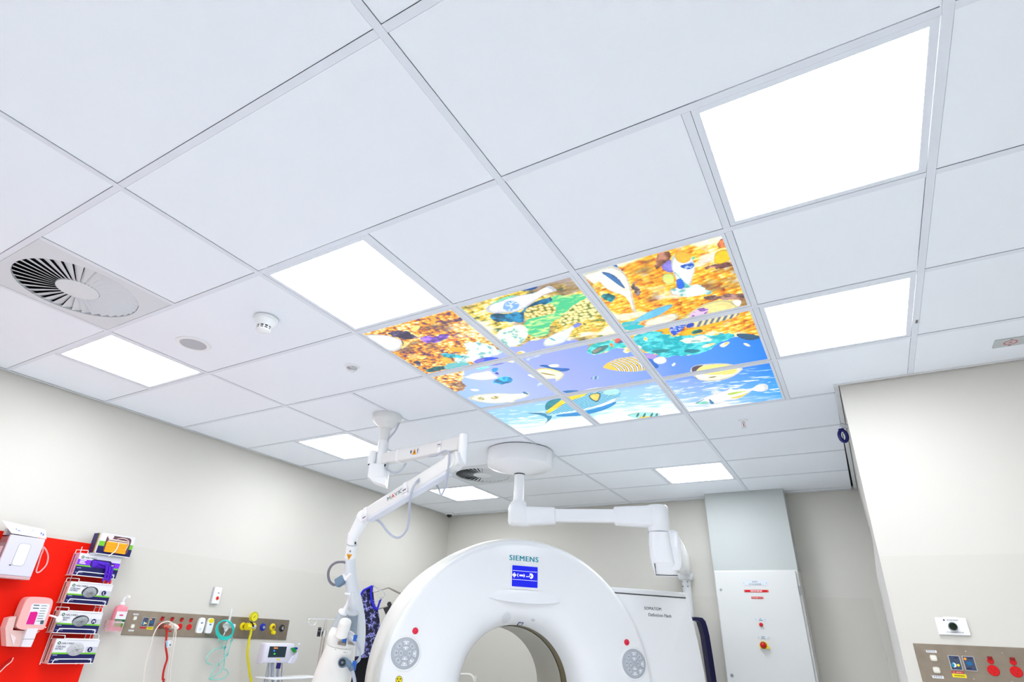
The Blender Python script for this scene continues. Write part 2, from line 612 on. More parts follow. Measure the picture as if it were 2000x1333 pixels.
# ------------------------------------------------------------------ printed backlit reef panels
WATER= [(0.03,1.473),(0.098,1.447),(0.165,1.457),(0.23,1.372),(0.258,1.255),(0.343,1.152),(0.415,1.065),(0.608,0.997),(0.597,0.91),(0.763,0.855),(0.895,0.848),(0.972,0.852),(1.037,0.788),(1.133,0.825),(1.248,0.777),(1.382,0.78),(1.563,0.91),(1.628,0.933),(1.682,1.027),(1.607,1.178),(1.645,1.253),(1.762,1.252),(1.848,1.198),(1.917,1.245),(1.937,1.318),(2.043,1.392),(2.12,1.46),(2.19,1.573),(2.288,1.54),(2.372,1.61),(2.457,1.618),(2.565,1.575),(2.645,1.478),(2.78,1.427),(2.97,1.497),(3.002,1.505),(3.1,1.4),(3.1,3.1),(-0.1,3.1),(-0.1,1.75)]
SH=[
((140,90,220),'n',[(0.43,0.317),(0.535,0.307),(0.608,0.372),(0.737,0.358),(0.635,0.447),(0.523,0.457),(0.425,0.41)]),
((255,255,245),'w',[(0.723,0.553),(0.872,0.577),(0.94,0.705),(0.972,0.852),(0.863,0.902),(0.593,0.917),(0.412,0.868),(0.537,0.747),(0.66,0.772),(0.697,0.653)]),
((20,160,180),'n',[(0.435,0.613),(0.535,0.712),(0.607,0.817),(0.49,0.778),(0.408,0.687)]),
((20,110,120),'n',[(0.112,0.842),(0.34,0.872),(0.343,0.93),(0.047,0.967)]),
((90,190,200),'w',[(0.297,0.87),(0.443,0.847),(0.597,0.963),(0.547,0.987),(0.27,0.972)]),
((75,75,110),'n',[(0.083,0.678),(0.17,0.682),(0.1,0.797),(0.067,0.745)]),
((80,70,110),'n',[(0.218,0.123),(0.393,0.133),(0.455,0.283),(0.363,0.317),(0.278,0.277),(0.257,0.218)]),
((250,250,250),'',[(0.035,0.053),(0.198,0.137),(0.257,0.218),(0.27,0.287),(0.25,0.343),(0.165,0.417),(0.038,0.442),(0.03,0.303),(0.037,0.145)]),
((255,225,140),'',[(0.27,0.287),(0.272,0.337),(0.345,0.34),(0.2,0.417),(0.148,0.427)]),
((110,90,60),'',[(0.273,0.267),(0.272,0.305),(0.257,0.337),(0.192,0.397),(0.25,0.327)]),
((255,228,130),'',[(0.458,0.163),(0.545,0.125),(0.583,0.137),(0.552,0.18),(0.48,0.218),(0.45,0.205)]),
((250,180,50),'',[(0.535,0.602),(0.64,0.593),(0.697,0.653),(0.648,0.715),(0.572,0.695)]),
((225,120,60),'',[(0.615,0.453),(0.677,0.443),(0.753,0.495),(0.678,0.5)]),
((243,195,70),'',[(0.397,0.682),(0.468,0.787),(0.392,0.858),(0.327,0.828)]),
((255,230,130),'',[(0.18,0.633),(0.273,0.615),(0.283,0.647),(0.235,0.677),(0.18,0.668)]),
((245,180,60),'',[(0.723,0.052),(0.783,0.053),(0.767,0.128),(0.687,0.187),(0.65,0.183),(0.72,0.118)]),
((70,205,140),'g',[(1.358,0.45),(1.527,0.442),(1.7,0.383),(1.64,0.218),(1.738,0.228),(1.927,0.257),(1.99,0.34),(1.833,0.395),(1.675,0.515),(1.527,0.593),(1.478,0.727),(1.37,0.758),(1.282,0.715)]),
((0,105,150),'n',[(1.185,0.23),(1.333,0.303),(1.452,0.303),(1.628,0.212),(1.738,0.228),(1.692,0.297),(1.538,0.277),(1.415,0.372),(1.37,0.485),(1.275,0.408),(1.153,0.333)]),
((235,200,90),'d',[(1.445,0.315),(1.538,0.277),(1.673,0.288),(1.703,0.358),(1.662,0.45),(1.527,0.442),(1.413,0.447)]),
((230,215,110),'d',[(1.6,0.597),(1.725,0.482),(1.833,0.395),(1.965,0.367),(1.965,0.57),(1.875,0.657),(1.76,0.645),(1.642,0.663)]),
((255,250,230),'w',[(1.035,0.547),(1.247,0.457),(1.35,0.538),(1.335,0.627),(1.227,0.757),(1.097,0.817),(1.038,0.772)]),
((0,80,160),'',[(1.532,0.042),(1.633,0.028),(1.715,0.045),(1.665,0.085)]),
((240,240,255),'',[(1.192,0.162),(1.263,0.113),(1.345,0.098),(1.437,0.092),(1.533,0.098),(1.645,0.123),(1.782,0.067),(1.797,0.117),(1.805,0.172),(1.722,0.162),(1.655,0.187),(1.555,0.243),(1.443,0.293),(1.34,0.292),(1.223,0.242),(1.193,0.205)]),
((130,220,180),'',[(1.245,0.125),(1.41,0.063),(1.538,0.088),(1.445,0.102),(1.313,0.117)]),
((125,175,240),'p',[(1.362,0.148),(1.44,0.125),(1.477,0.19),(1.44,0.257),(1.363,0.275),(1.312,0.235)]),
((120,135,225),'',[(1.697,0.675),(1.762,0.658),(1.773,0.705),(1.68,0.745)]),
((242,252,252),'',[(1.342,0.863),(1.408,0.793),(1.515,0.745),(1.632,0.722),(1.698,0.677),(1.692,0.735),(1.662,0.752),(1.547,0.91),(1.437,0.945),(1.328,0.937)]),
((80,180,200),'',[(1.427,0.785),(1.458,0.817),(1.468,0.877),(1.438,0.842)]),
((255,250,235),'',[(1.035,0.935),(1.113,0.893),(1.142,0.957),(1.085,0.977)]),
((250,195,60),'',[(1.042,0.933),(1.093,0.915),(1.11,0.947),(1.068,0.96)]),
((245,175,50),'',[(1.778,0.825),(1.833,0.795),(1.873,0.838),(1.805,0.868)]),
((0,120,130),'n',[(2.038,0.372),(2.123,0.333),(2.155,0.418),(2.07,0.52)]),
((110,92,95),'n',[(2.303,0.302),(2.345,0.31),(2.312,0.497),(2.275,0.455)]),
((0,190,200),'w',[(2.028,0.84),(2.105,0.795),(2.21,0.928),(2.17,0.978),(2.028,0.967)]),
((255,240,215),'',[(2.197,0.893),(2.305,0.853),(2.392,0.843),(2.467,0.842),(2.465,0.958),(2.233,0.973)]),
((255,250,235),'',[(2.038,0.028),(2.122,0.03),(2.237,0.028),(2.26,0.04),(2.293,0.097),(2.305,0.185),(2.293,0.297),(2.273,0.408),(2.233,0.577),(2.198,0.748),(2.188,0.667),(2.212,0.553),(2.208,0.433),(2.143,0.355),(2.115,0.25),(2.123,0.167),(2.065,0.215),(2.045,0.095)]),
((60,115,175),'',[(2.16,0.07),(2.22,0.12),(2.248,0.22),(2.247,0.372),(2.22,0.303),(2.193,0.192)]),
((40,110,180),'',[(2.253,0.032),(2.293,0.037),(2.288,0.095)]),
((105,200,240),'',[(2.058,0.917),(2.13,0.835),(2.237,0.767),(2.34,0.717),(2.43,0.705),(2.485,0.707),(2.47,0.743),(2.368,0.818),(2.27,0.85),(2.197,0.853),(2.12,0.863)]),
((200,100,45),'n',[(2.885,0.17),(2.962,0.043),(2.967,0.203)]),
((150,92,85),'n',[(2.783,0.327),(2.868,0.34),(2.965,0.36),(2.965,0.418),(2.813,0.367)]),
((140,100,92),'n',[(2.693,0.698),(2.79,0.723),(2.963,0.787),(2.965,0.868),(2.825,0.81),(2.695,0.768)]),
((150,95,70),'n',[(2.553,0.037),(2.65,0.077),(2.622,0.147),(2.535,0.2),(2.493,0.238)]),
((255,253,245),'w',[(2.502,0.5),(2.668,0.517),(2.72,0.565),(2.805,0.697),(2.693,0.675),(2.593,0.648),(2.517,0.563)]),
((255,243,225),'',[(2.757,0.235),(2.865,0.242),(2.852,0.283),(2.782,0.295)]),
((250,205,10),'',[(2.857,0.305),(2.882,0.205),(2.937,0.188),(2.968,0.213),(2.963,0.327),(2.915,0.345),(2.868,0.34)]),
((250,215,60),'',[(2.775,0.132),(2.812,0.123),(2.842,0.157),(2.817,0.18),(2.78,0.172)]),
((228,242,130),'',[(2.508,0.328),(2.54,0.293),(2.585,0.317),(2.587,0.368),(2.562,0.442),(2.507,0.43)]),
((140,130,222),'',[(2.53,0.212),(2.582,0.165),(2.628,0.14),(2.602,0.293),(2.572,0.308)]),
((250,255,250),'',[(2.638,0.118),(2.683,0.095),(2.722,0.095),(2.747,0.173),(2.742,0.255),(2.738,0.322),(2.7,0.405),(2.67,0.485),(2.645,0.527),(2.592,0.55),(2.562,0.518),(2.595,0.393),(2.592,0.288),(2.612,0.19)]),
((250,190,50),'',[(2.65,0.113),(2.687,0.087),(2.722,0.097),(2.747,0.163),(2.73,0.222),(2.682,0.235),(2.652,0.2)]),
((20,90,190),'p',[(2.648,0.248),(2.695,0.242),(2.748,0.235),(2.733,0.3),(2.705,0.325),(2.663,0.29)]),
((95,210,205),'',[(2.597,0.282),(2.61,0.318),(2.635,0.478),(2.653,0.525),(2.608,0.542),(2.618,0.405)]),
((40,110,240),'',[(2.592,0.392),(2.623,0.403),(2.628,0.475),(2.61,0.532),(2.57,0.528),(2.572,0.468)]),
((90,210,170),'',[(2.743,0.19),(2.773,0.182),(2.747,0.23)]),
((250,232,150),'',[(2.468,0.96),(2.597,0.855),(2.687,0.802),(2.775,0.792),(2.853,0.823),(2.887,0.9),(2.897,1.027),(2.768,1.093),(2.652,1.115),(2.533,1.12),(2.483,1.132),(2.482,1.047)]),
((225,195,225),'q',[(2.543,0.917),(2.633,0.848),(2.695,0.865),(2.687,0.95),(2.603,0.973),(2.538,0.98)]),
((255,250,235),'',[(2.862,0.832),(2.927,0.855),(2.923,0.918),(2.89,0.965),(2.872,0.893)]),
((235,220,160),'sv',[(2.518,1.133),(2.587,1.043),(2.733,0.998),(2.898,1.015),(2.867,1.102),(2.742,1.12),(2.615,1.125),(2.527,1.152)]),
((255,195,0),'',[(2.26,1.04),(2.323,1.018),(2.347,1.05),(2.347,1.155),(2.292,1.087)]),
((255,190,0),'',[(2.385,1.212),(2.472,1.138),(2.57,1.133),(2.795,1.112),(2.757,1.17),(2.592,1.183),(2.563,1.26),(2.442,1.233)]),
((20,120,110),'n',[(2.485,1.2),(2.538,1.172),(2.59,1.197),(2.568,1.24),(2.52,1.245)]),
((30,85,210),'p',[(2.348,1.052),(2.428,1.017),(2.507,1.042),(2.453,1.117),(2.383,1.187),(2.353,1.21)]),
((25,70,200),'',[(2.475,1.127),(2.492,1.055),(2.548,1.037),(2.547,1.108)]),
((0,185,200),'t',[(2.027,1.043),(2.26,1.05),(2.343,1.153),(2.353,1.21),(2.398,1.218),(2.56,1.278),(2.792,1.368),(2.778,1.44),(2.645,1.478),(2.565,1.575),(2.457,1.618),(2.372,1.613),(2.288,1.542),(2.188,1.577),(2.118,1.467),(2.042,1.393)]),
((255,242,228),'w',[(2.358,1.3),(2.462,1.273),(2.59,1.3),(2.66,1.377),(2.562,1.423),(2.42,1.388)]),
((0,140,150),'',[(2.108,1.39),(2.173,1.39),(2.282,1.425),(2.222,1.463),(2.135,1.453)]),
((0,130,150),'',[(2.358,1.493),(2.425,1.493),(2.502,1.562),(2.428,1.585),(2.373,1.552)]),
((255,250,225),'',[(2.123,1.14),(2.15,1.103),(2.158,1.157),(2.133,1.207),(2.12,1.182)]),
((255,250,225),'',[(2.02,1.263),(2.062,1.237),(2.062,1.305),(2.032,1.307)]),
((255,250,225),'',[(2.498,1.493),(2.557,1.45),(2.633,1.462),(2.603,1.505),(2.527,1.525)]),
((255,250,225),'',[(2.635,1.528),(2.69,1.485),(2.738,1.488),(2.713,1.543),(2.663,1.587)]),
((255,250,225),'',[(2.817,1.563),(2.847,1.572),(2.873,1.65),(2.84,1.648)]),
((255,250,225),'',[(2.187,1.745),(2.23,1.69),(2.235,1.722),(2.198,1.778)]),
((250,205,50),'',[(2.125,1.143),(2.15,1.123),(2.153,1.162),(2.132,1.18)]),
((250,205,50),'',[(2.553,1.49),(2.587,1.472),(2.62,1.468),(2.595,1.492)]),
((250,205,50),'',[(2.675,1.53),(2.703,1.498),(2.73,1.497),(2.703,1.535)]),
((35,85,120),'',[(2.792,1.377),(2.855,1.39),(2.932,1.458),(2.97,1.518),(2.93,1.545),(2.875,1.54),(2.818,1.473)]),
((250,245,190),'n',[(1.718,1.037),(1.92,1.022),(1.912,1.062),(1.735,1.06)]),
((0,190,190),'t',[(1.607,1.178),(1.71,1.04),(1.902,1.05),(1.972,1.105),(1.95,1.262),(1.848,1.198),(1.762,1.252),(1.642,1.26)]),
((55,120,120),'',[(1.643,1.187),(1.745,1.118),(1.842,1.125),(1.782,1.197),(1.698,1.237),(1.647,1.248)]),
((140,140,125),'',[(1.655,1.177),(1.722,1.145),(1.775,1.147),(1.72,1.2),(1.657,1.23)]),
((230,90,85),'',[(1.888,1.095),(1.935,1.028),(1.968,1.027),(1.958,1.135),(1.897,1.137)]),
((70,90,130),'',[(1.885,1.132),(1.97,1.075),(1.967,1.14)]),
((250,130,40),'',[(1.845,1.097),(1.872,1.117),(1.848,1.198),(1.835,1.163)]),
((255,245,215),'',[(1.897,1.28),(1.962,1.248),(1.97,1.302),(1.918,1.355),(1.895,1.327)]),
((250,205,60),'',[(1.927,1.282),(1.962,1.267),(1.963,1.3),(1.93,1.323)]),
((195,212,252),'',[(1.058,1.068),(1.14,1.055),(1.252,1.045),(1.192,1.083),(1.113,1.077),(1.058,1.14)]),
((0,100,190),'',[(1.098,1.24),(1.19,1.255),(1.205,1.347),(1.368,1.432),(1.267,1.477),(1.183,1.395),(1.155,1.31)]),
((250,250,255),'',[(1.185,1.265),(1.297,1.287),(1.268,1.358),(1.195,1.338)]),
((255,247,215),'',[(1.015,1.322),(1.098,1.3),(1.168,1.33),(1.228,1.427),(1.252,1.497),(1.223,1.56),(1.152,1.627),(1.077,1.648),(1.142,1.58),(1.042,1.557),(0.985,1.512),(0.983,1.42)]),
((250,220,120),'',[(1.015,1.322),(1.098,1.3),(1.168,1.33),(1.228,1.427),(1.252,1.497),(1.217,1.453),(1.145,1.347),(1.085,1.327)]),
((160,140,70),'',[(1.035,1.373),(1.113,1.443),(1.183,1.532),(1.087,1.468)]),
((245,248,255),'',[(0.912,1.382),(0.95,1.377),(0.983,1.458),(0.942,1.503)]),
((150,195,252),'sv',[(1.423,1.712),(1.482,1.678),(1.53,1.705),(1.492,1.763),(1.438,1.748)]),
((255,200,50),'r',[(1.62,1.522),(1.698,1.453),(1.785,1.41),(1.873,1.41),(1.942,1.425),(1.985,1.453),(2.005,1.598),(1.993,1.748),(1.862,1.747),(1.77,1.703),(1.69,1.63),(1.642,1.568)]),
((0,100,200),'',[(2.032,1.467),(2.072,1.535),(2.092,1.697),(2.067,1.752),(2.028,1.742),(2.0,1.637)]),
((185,150,230),'',[(2.035,1.435),(2.088,1.432),(2.13,1.468),(2.123,1.525),(2.072,1.555),(2.04,1.503)]),
((255,255,248),'',[(2.068,1.57),(2.12,1.525),(2.177,1.532),(2.187,1.605),(2.165,1.665),(2.118,1.688),(2.077,1.65)]),
((110,110,212),'',[(0.687,1.038),(0.787,1.047),(0.878,1.065),(0.76,1.08)]),
((255,245,215),'',[(0.878,1.022),(0.95,1.028),(0.947,1.103),(0.9,1.082)]),
((120,215,235),'t',[(0.523,1.048),(0.625,1.038),(0.693,1.07),(0.652,1.115),(0.545,1.095)]),
((20,80,230),'',[(0.6,0.905),(0.752,0.872),(0.892,0.963),(0.733,0.985),(0.62,0.978)]),
((115,110,215),'',[(0.6,0.905),(0.752,0.872),(0.72,0.94),(0.628,0.978)]),
((0,150,220),'',[(0.68,1.113),(0.748,1.125),(0.713,1.187),(0.642,1.207)]),
((252,252,255),'',[(0.312,1.157),(0.375,1.167),(0.447,1.133),(0.558,1.147),(0.65,1.143),(0.638,1.235),(0.643,1.337),(0.553,1.34),(0.44,1.313),(0.373,1.248)]),
((60,65,195),'',[(0.642,1.223),(0.698,1.2),(0.673,1.283)]),
((0,160,232),'n',[(0.513,1.39),(0.653,1.325),(0.745,1.333),(0.755,1.415),(0.695,1.477),(0.612,1.503),(0.54,1.453)]),
((250,250,252),'',[(0.208,1.447),(0.288,1.48),(0.302,1.542),(0.22,1.525)]),
((252,250,230),'',[(0.053,1.652),(0.163,1.613),(0.323,1.632),(0.448,1.678),(0.563,1.753),(0.665,1.783),(0.735,1.768),(0.702,1.855),(0.617,1.902),(0.522,1.902),(0.435,1.973),(0.407,1.933),(0.297,1.94),(0.147,1.84),(0.073,1.743)]),
((175,175,110),'p',[(0.165,1.677),(0.232,1.675),(0.23,1.747),(0.18,1.787),(0.143,1.738)]),
((170,150,70),'p',[(0.298,1.735),(0.363,1.713),(0.398,1.75),(0.353,1.802),(0.285,1.792)]),
((40,120,170),'',[(0.655,1.778),(0.695,1.725),(0.708,1.803),(0.698,1.833)]),
((200,222,252),'',[(0.897,1.628),(0.962,1.585),(0.958,1.665),(0.908,1.662),(0.872,1.7)]),
((0,110,180),'',[(1.05,1.873),(1.238,1.943),(1.135,1.983),(1.06,1.953)]),
((250,246,205),'',[(1.172,1.993),(1.308,1.937),(1.547,1.97),(1.533,1.993),(1.277,2.012)]),
((0,135,150),'',[(0.65,2.343),(0.705,2.197),(0.802,2.075),(0.91,2.048),(0.978,2.078),(0.787,2.232)]),
((55,165,205),'sh',[(0.602,2.385),(0.753,2.278),(0.932,2.127),(1.117,2.023),(1.298,2.015),(1.507,2.008),(1.578,2.07),(1.565,2.195),(1.492,2.313),(1.367,2.383),(1.177,2.43),(0.992,2.45),(0.812,2.442),(0.687,2.447),(0.612,2.468)]),
((255,220,20),'',[(0.617,2.38),(0.79,2.227),(0.975,2.083),(1.158,2.007),(1.313,2.007),(1.192,2.112),(0.998,2.163),(0.802,2.307),(0.647,2.422)]),
((175,237,237),'',[(1.382,2.097),(1.507,2.008),(1.582,2.062),(1.568,2.182),(1.432,2.21)]),
((240,250,255),'',[(0.687,2.447),(0.925,2.463),(1.242,2.41),(1.52,2.25),(1.472,2.352),(1.163,2.465),(0.843,2.508)]),
((0,140,212),'',[(0.658,2.525),(0.742,2.488),(0.963,2.515),(1.218,2.472),(1.463,2.357),(1.413,2.443),(1.24,2.567),(0.977,2.627),(0.805,2.595)]),
((10,90,110),'',[(1.252,2.078),(1.403,2.068),(1.313,2.25),(1.253,2.327),(1.223,2.21)]),
((250,212,90),'',[(1.26,2.093),(1.38,2.087),(1.308,2.232),(1.265,2.293),(1.238,2.2)]),
((0,130,172),'',[(0.398,2.297),(0.612,2.365),(0.608,2.503),(0.662,2.475),(0.588,2.605),(0.427,2.727),(0.542,2.615),(0.57,2.523),(0.532,2.397)]),
((160,232,225),'',[(1.397,2.802),(1.515,2.765),(1.617,2.802),(1.695,2.837),(1.725,2.885),(1.768,2.92),(1.692,2.972),(1.62,3.012),(1.512,2.987),(1.447,2.902)]),
((250,220,60),'',[(1.495,2.932),(1.562,2.902),(1.668,2.962),(1.61,3.007),(1.513,2.983)]),
((15,110,125),'',[(1.525,2.803),(1.56,2.785),(1.515,2.888),(1.47,2.933)]),
((15,110,125),'',[(1.59,2.832),(1.625,2.813),(1.582,2.917),(1.537,2.962)]),
((15,110,125),'',[(1.66,2.862),(1.695,2.843),(1.652,2.947),(1.608,2.992)]),
((15,110,125),'',[(1.708,2.883),(1.743,2.865),(1.702,2.968),(1.658,3.013)]),
((255,247,225),'',[(2.303,1.935),(2.353,1.832),(2.445,1.835),(2.593,1.88),(2.68,1.95),(2.712,2.03),(2.742,2.075),(2.682,2.162),(2.612,2.228),(2.517,2.268),(2.402,2.243),(2.322,2.163),(2.307,2.07),(2.302,1.998)]),
((250,230,130),'y',[(2.353,1.942),(2.427,1.865),(2.59,1.9),(2.675,1.978),(2.693,2.083),(2.642,2.16),(2.543,2.135),(2.382,2.06)]),
((80,62,85),'',[(2.332,1.875),(2.375,1.842),(2.452,1.855),(2.382,1.907),(2.34,1.987),(2.317,1.97)]),
((130,120,50),'',[(2.408,2.142),(2.46,2.135),(2.502,2.153),(2.452,2.173)]),
((90,80,80),'',[(2.313,2.062),(2.318,2.107),(2.332,2.172),(2.31,2.112)]),
((252,253,255),'',[(2.138,2.757),(2.25,2.642),(2.397,2.553),(2.513,2.53),(2.555,2.473),(2.567,2.537),(2.647,2.533),(2.708,2.6),(2.765,2.537),(2.822,2.478),(2.88,2.532),(2.855,2.7),(2.778,2.69),(2.723,2.612),(2.697,2.672),(2.607,2.765),(2.533,2.83),(2.465,2.78),(2.372,2.86),(2.302,2.85),(2.288,2.762)]),
((190,222,60),'',[(2.49,2.623),(2.545,2.597),(2.7,2.612),(2.628,2.642),(2.512,2.67)]),
((250,217,70),'',[(2.497,2.735),(2.59,2.715),(2.703,2.65),(2.607,2.765),(2.518,2.773)]),
((120,215,190),'',[(2.143,2.755),(2.273,2.712),(2.283,2.817),(2.212,2.805)]),
((0,120,165),'',[(2.307,2.662),(2.327,2.735),(2.333,2.838),(2.29,2.845)]),
((50,120,160),'',[(2.138,2.757),(2.278,2.658),(2.265,2.687),(2.155,2.763)]),
]



def inpoly(px, py, poly):
    ins = np.zeros(px.shape, bool)
    n = len(poly)
    for k in range(n):
        x1, y1 = poly[k]
        x2, y2 = poly[(k + 1) % n]
        if y1 == y2:
            continue
        c = (y1 > py) != (y2 > py)
        ins ^= c & (px < (x2 - x1) * (py - y1) / (y2 - y1) + x1)
    return ins


def vnoise(u, v, f, seed):
    r = np.random.default_rng(seed)
    G = r.random((256, 256))
    x, y = u * f + 37.3, v * f + 11.7
    ix, iy = np.floor(x).astype(int), np.floor(y).astype(int)
    fx, fy = x - ix, y - iy
    fx, fy = fx * fx * (3 - 2 * fx), fy * fy * (3 - 2 * fy)
    a, b = G[ix % 256, iy % 256], G[(ix + 1) % 256, iy % 256]
    c, d = G[ix % 256, (iy + 1) % 256], G[(ix + 1) % 256, (iy + 1) % 256]
    return (a * (1 - fx) + b * fx) * (1 - fy) + (c * (1 - fx) + d * fx) * fy


def fbm(u, v, f, seed, oc=4):
    t, a, s_ = 0, 1, 0
    for k in range(oc):
        t = t + a * vnoise(u, v, f * 2 ** k, seed + k)
        s_ += a
        a *= .6
    return t / s_


def pal(n, stops):
    xs_ = [q[0] for q in stops]
    return np.stack([np.interp(n, xs_, [q[1][k] for q in stops]) for k in range(3)], -1)


def cells(u, v, f, seed):
    """lumpy coral heads: bright middles, dark joints"""
    r = np.random.default_rng(seed)
    J = r.random((64, 64, 2))
    x, y = u * f, v * f
    ix, iy = np.floor(x).astype(int), np.floor(y).astype(int)
    d1 = np.full(u.shape, 9.0)
    for a in (-1, 0, 1):
        for b in (-1, 0, 1):
            q = J[(ix + a) % 64, (iy + b) % 64]
            d1 = np.minimum(d1, np.hypot(ix + a + .15 + .7 * q[..., 0] - x, iy + b + .15 + .7 * q[..., 1] - y))
    return np.clip(d1, 0, 1)


def paint(u, v):
    """the print: reef, water, fish (u across, v towards the back wall, one unit per panel)"""
    n = np.clip((fbm(u, v, 12, 1, 5) - .5) * 2.6 + .56, 0, 1)
    n2 = fbm(u, v, 2.2, 20, 2)
    n3 = np.clip((fbm(u, v, 34, 40, 3) - .5) * 2.6 + .58, 0, 1)
    mixn = np.clip(.5 * n + .5 * n3, 0, 1)
    l0 = 1 - cells(u + .02 * n3, v * 1.3 + .02 * n, 19, 5)
    l1 = 1 - cells(u * .7 + .3 * v + .03 * n3, v * 1.5, 17, 6)
    l2 = 1 - cells(u * .62 + .02 * n3, v * 1.25 + .25 * u, 21, 7)
    m0 = np.clip(.45 * mixn + .6 * (l0 - .15) * (.55 + .8 * n2), 0, 1)
    m1 = np.clip(.42 * mixn + .6 * (l1 - .12) * (.6 + .75 * n2), 0, 1)
    m2 = np.clip(.34 * mixn + .62 * (l2 - .08) * (.7 + .6 * n2), 0, 1)
    c0 = pal(m0, [(.16, (62, 48, 100)), (.28, (120, 70, 100)), (.38, (205, 110, 40)), (.5, (246, 165, 40)), (.62, (253, 210, 90)), (.76, (255, 246, 222)), (1, (255, 255, 255))])
    c1 = pal(m1, [(.14, (20, 95, 95)), (.26, (95, 120, 50)), (.38, (190, 165, 45)), (.52, (245, 205, 70)), (.68, (252, 236, 150)), (.8, (254, 252, 230)), (1, (255, 255, 255))])
    c2 = pal(m2, [(.12, (130, 70, 40)), (.24, (190, 95, 20)), (.36, (240, 145, 10)), (.52, (254, 190, 20)), (.66, (255, 224, 90)), (.8, (255, 248, 214)), (1, (255, 255, 250))])
    k1 = np.clip((u + .25 * (n2 - .5) - .94) / .1, 0, 1)[..., None]
    k2 = np.clip((u + .2 * (n2 - .5) - 1.97) / .08, 0, 1)[..., None]
    col = c0 * (1 - k1) + c1 * k1
    col = col * (1 - k2) + c2 * k2
    sand = np.clip((fbm(u * 1.0, v * 1.6, 4.5, 71, 3) - .56) * 7, 0, 1)[..., None] * (.35 + .5 * k1)
    col = col * (1 - sand) + np.array((255, 251, 240.)) * sand
    shade = np.clip((fbm(u, v * 1.4, 4.0, 81, 3) - .58) * 6, 0, 1)[..., None] * .6
    col = col * (1 - shade) + np.array((112, 88, 92.)) * shade
    # water
    wpoly = chaikin(WATER[:-4], 0) + WATER[-4:]
    wob = .02 * (fbm(u, v, 14, 90, 3) - .5) * 2
    W = inpoly(u + wob, v + wob, wpoly)
    wl_ = pal(np.clip(u / 3, 0, 1), [(0, (150, 190, 250)), (.2, (168, 186, 252)), (.45, (150, 164, 252)), (.7, (110, 150, 255)), (.9, (40, 135, 255)), (1, (0, 125, 250))])
    deep = np.clip((v - 1.95) / .2, 0, 1)[..., None]
    low = pal(np.clip(u / 3, 0, 1), [(0, (140, 195, 252)), (.4, (150, 210, 250)), (.62, (150, 195, 252)), (.75, (130, 160, 252)), (.95, (30, 130, 255)), (1, (0, 125, 250))])
    wat = wl_ * (1 - deep) + low * deep
    st = fbm(u * 2.2 + v * 1.2, v * 9 - u * 1.5, 3.2, 60, 3)
    edge = 2.42 + .36 * np.clip(u - 1.7, 0, 1.3) / 1.3
    wh = np.clip((v - edge) / .38 + (st - .5) * 1.6 * (v > 1.9), 0, 1)
    spark = np.clip((st - .62) * 12, 0, 1) * np.clip((v - 1.9) * 2, 0, 1) * .9
    wh = np.clip(np.maximum(wh, spark), 0, 1)[..., None]
    wat = wat * (1 - wh) + np.array((253, 254, 255.)) * wh
    cy = np.clip((v - 2.1) * 2, 0, 1)[..., None] * np.clip(.6 - wh, 0, 1) * .5
    wat = wat * (1 - cy) + np.array((150, 235, 240.)) * cy
    col[W] = wat[W]
    for base, pat, poly in SH:
        P = chaikin(poly, 2)
        xs_, ys_ = [q[0] for q in P], [q[1] for q in P]
        m = (u > min(xs_)) & (u < max(xs_)) & (v > min(ys_)) & (v < max(ys_))
        if not m.any():
            continue
        uu, vv_ = u[m], v[m]
        if pat in ('n', 'w', 't', 'g', 'd'):
            jw = .03 * (fbm(uu, vv_, 18, 77, 3) - .5) * 2
            ins = inpoly(uu + jw, vv_ - jw, P)
        else:
            ins = inpoly(uu, vv_, P)
        if not ins.any():
            continue
        uu, vv_ = uu[ins], vv_[ins]
        b = np.array(base, float)
        c = np.repeat(b[None], len(uu), 0)
        nn = np.clip((fbm(uu, vv_, 20, 33, 3) - .5) * 3 + .5, 0, 1)[:, None]
        if pat == '' and len(uu) > 60:
            # drawn bodies: soft mottling and a darker contour
            cx_, cy_ = sum(xs_) / len(xs_), sum(ys_) / len(ys_)
            inn = inpoly(uu, vv_, [(cx_ + (x - cx_) * .9, cy_ + (y - cy_) * .84) for x, y in P])[:, None]
            c = c * (.93 + .1 * nn)
            tone = np.array((95, 110, 105.)) if b.mean() > 180 else b * .55
            c = np.where(inn, c, c * .72 + tone * .28)
        if pat == 'n':
            c = c * (.65 + .5 * nn) + 70 * np.clip(nn - .6, 0, 1)
        elif pat == 'w':
            c = c * nn ** .3 + np.array((120, 190, 190)) * (1 - nn ** .3)
        elif pat == 't':
            c = c * (1 - .6 * nn) + np.array((170, 250, 245)) * .6 * nn - 35 * np.clip(.4 - nn, 0, 1)
        elif pat == 'g':
            k = np.clip((fbm(uu * 1.5, vv_ * 4, 10, 50, 3) - .45) * 4, 0, 1)[:, None]
            c = c * (1 - k) + np.array((215, 240, 150)) * k
        elif pat == 'd':
            d = cells(uu, vv_, 26, 9)[:, None]
            c = np.array((255, 252, 225)) * np.clip(1 - d * 2, 0, 1) + c * np.clip(d * 2, 0, 1)
            dk = np.clip(d * 3 - 1.25, 0, 1)
            c = c * (1 - dk) + np.array((70, 105, 50)) * dk
        elif pat == 'p':
            k = (vnoise(uu, vv_, 70, 8) > .62)[:, None]
            c = np.where(k, c * .35 + 165, c)
        elif pat == 'q':
            k = (vnoise(uu, vv_, 45, 8) > .6)[:, None]
            c = np.where(k, np.array((140, 90, 180.)), c)
        elif pat == 'sv':
            k = (np.sin((uu * .9 + vv_ * .45) * 150) > .1)[:, None]
            c = np.where(k, np.array((95, 110, 140.)), c)
        elif pat == 'sh':
            k = (np.sin((vv_ + .52 * (uu - 1) - .25 * (uu - 1) ** 2) * 190) > .05)[:, None]
